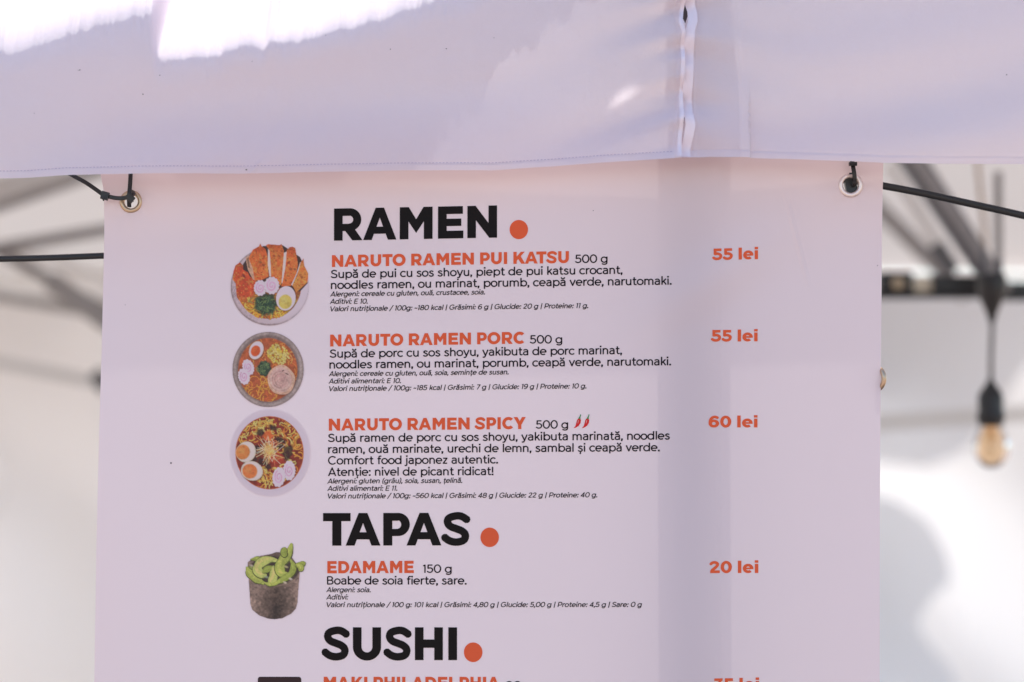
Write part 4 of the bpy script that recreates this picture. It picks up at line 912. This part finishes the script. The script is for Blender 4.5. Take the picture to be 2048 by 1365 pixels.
obj('strap_tail', *bar(PV(1698.5, 347.5, YF - .002), PV(1706, 347, YF - .002), 0.0014, 0.001, 0.1), M_plastic, t2)
obj('knot', *join([bar(PV(1690, 372, D + .010), PV(1712, 368, D + .010), 0.021, 0.008, 0.3)]), M_plastic, t2)
# cables
def cable(name, pts, r, label, cat):
    o = obj(name, *tube(smo([PV(*q) for q in pts], 8), r, 14), M_rubber, None, smooth=True); return tag(o, label, cat)
cable('power_cable', [(1300, 352, D + .017), (1560, 352, D + .017), (1701, 361, D + .016), (1766, 372, D + .02), (1850, 388, D + .03), (1950, 410, D + .04), (2048, 432, D + .05), (2200, 470, D + .06)], 0.0037, 'thick black cable sloping down to the right from behind the banner beside the pale eyelet', 'cable')
cable('power_cable', [(-150, 521, D + .05), (0, 518.5, D + .045), (100, 516, D + .04), (205, 512, D + .035), (500, 500, D + .03), (900, 512, D + .03)], 0.0032, 'thin black cable running level behind the left edge of the banner', 'cable')

# ------------------------------------------------------------------ hanging bulb with its black fitting
BY = 3.30; s = BY / FP
bulb = empty('pendant_light', tuple(PV(1980, 560, BY)), 'unlit amber glass bulb in a black socket hanging on a cord at the right', 'pendant light')
def at(px, py, Y=BY): return PV(px, py, Y)
def lz(cx, prof, n=32):
    """profile in picture rows: (radius px, row)"""
    c = PV(cx, 757, BY); return lathe(c, [(r * s, (757 - y) * s) for r, y in prof], n)
obj('cord', *tube([at(1985, 600), at(1984, 660), at(1982, 720), at(1982, 770)], 0.0032, 10), plain('grey_cord', (0.10, 0.095, 0.10), .6), bulb, smooth=True)
so_ = obj('socket', *lz(1981, [(0, 755), (5, 757), (8, 765), (19, 780), (25, 790), (26, 805), (25, 822), (28.5, 830), (28.5, 838), (25.5, 843), (25, 851), (20, 853), (0, 853)]), M_plastic, bulb, smooth=True)
m, N, L = newmat('amber_glass')
o_ = N.new('ShaderNodeOutputMaterial'); tr = N.new('ShaderNodeBsdfTransparent'); gl = N.new('ShaderNodeBsdfGlossy'); fr = N.new('ShaderNodeLayerWeight'); ms = N.new('ShaderNodeMixShader'); fr.inputs[0].default_value = .25; gl.inputs['Roughness'].default_value = .03
lw = N.new('ShaderNodeLayerWeight'); lw.inputs[0].default_value = .35; cr_ = N.new('ShaderNodeValToRGB'); cr_.color_ramp.elements[0].color = (0.97, 0.85, 0.70, 1); cr_.color_ramp.elements[1].color = (0.74, 0.46, 0.22, 1)
L.new(lw.outputs['Facing'], cr_.inputs[0]); L.new(cr_.outputs[0], tr.inputs[0]); L.new(fr.outputs['Fresnel'], ms.inputs[0]); L.new(tr.outputs[0], ms.inputs[1]); L.new(gl.outputs[0], ms.inputs[2]); L.new(ms.outputs[0], o_.inputs[0])
obj('glass_bulb', *lz(1981, [(22, 852), (25, 858), (31, 870), (36, 884), (37.5, 897), (35, 912), (28, 925), (17, 934), (7, 937.5), (0, 938)]), m, bulb, smooth=True)
fil = [tube([at(1981 + dx, 860), at(1981 + dx * 1.6, 890), at(1981 + dx, 915)], 0.0009, 6) for dx in (-7, -2.5, 2.5, 7)]
obj('filament', *join(fil), plain('filament', (0.65, 0.45, 0.2), .5), bulb)
obj('filament_stem', *lz(1981, [(8, 852), (7, 862), (3, 880), (1.5, 890), (0, 891)], 14), m, bulb, smooth=True)
# the clamp that the cord hangs from and the black rail it sits on
obj('cord_clamp', *lathe(PV(1983, 560, BY), [(0, 14 * s), (26 * s, 12 * s), (30 * s, 0), (29 * s, -24 * s), (22 * s, -44 * s), (12 * s, -66 * s), (6 * s, -86 * s), (0, -88 * s)], 20), M_plastic, bulb, smooth=True)
obj('hook', *bar(at(1962, 500), at(1972, 556), 0.007, 0.008), M_dark, bulb); obj('hook', *bar(at(1998, 520), at(1996, 560), 0.010, 0.008), M_dark, bulb)
rail = empty('lighting_rail', tuple(PV(1900, 575, RY)), 'black rail with a round tan lens and a cream gap, level with the bulb clamp', 'rail')
pbox((1700, 598), (2300, 586), RY, 0.03, M_plastic, 'rail_body', rail)
pbox((1755, 546), (1822, 590), RY - .01, 0.04, M_plastic, 'lamp_housing', rail)
pbox((1862, 552), (1985, 592), RY - .01, 0.04, M_plastic, 'lamp_housing', rail)
pbox((2000, 566), (2300, 602), RY - .01, 0.04, M_plastic, 'lamp_housing', rail)
pbox((1822, 555), (1862, 588), RY - .005, 0.02, M_cream, 'lit_gap_block', rail)  # cream block standing in for the lit gap where the back shows
obj('lens', *lathe(PV(1797, 567, RY - .035), [(0, 0.003), (9 * RY / FP, 0.002), (12 * RY / FP, 0), (12 * RY / FP, -.008)], 24, Vector((0, -1, 0))), M_tan, rail, smooth=True)
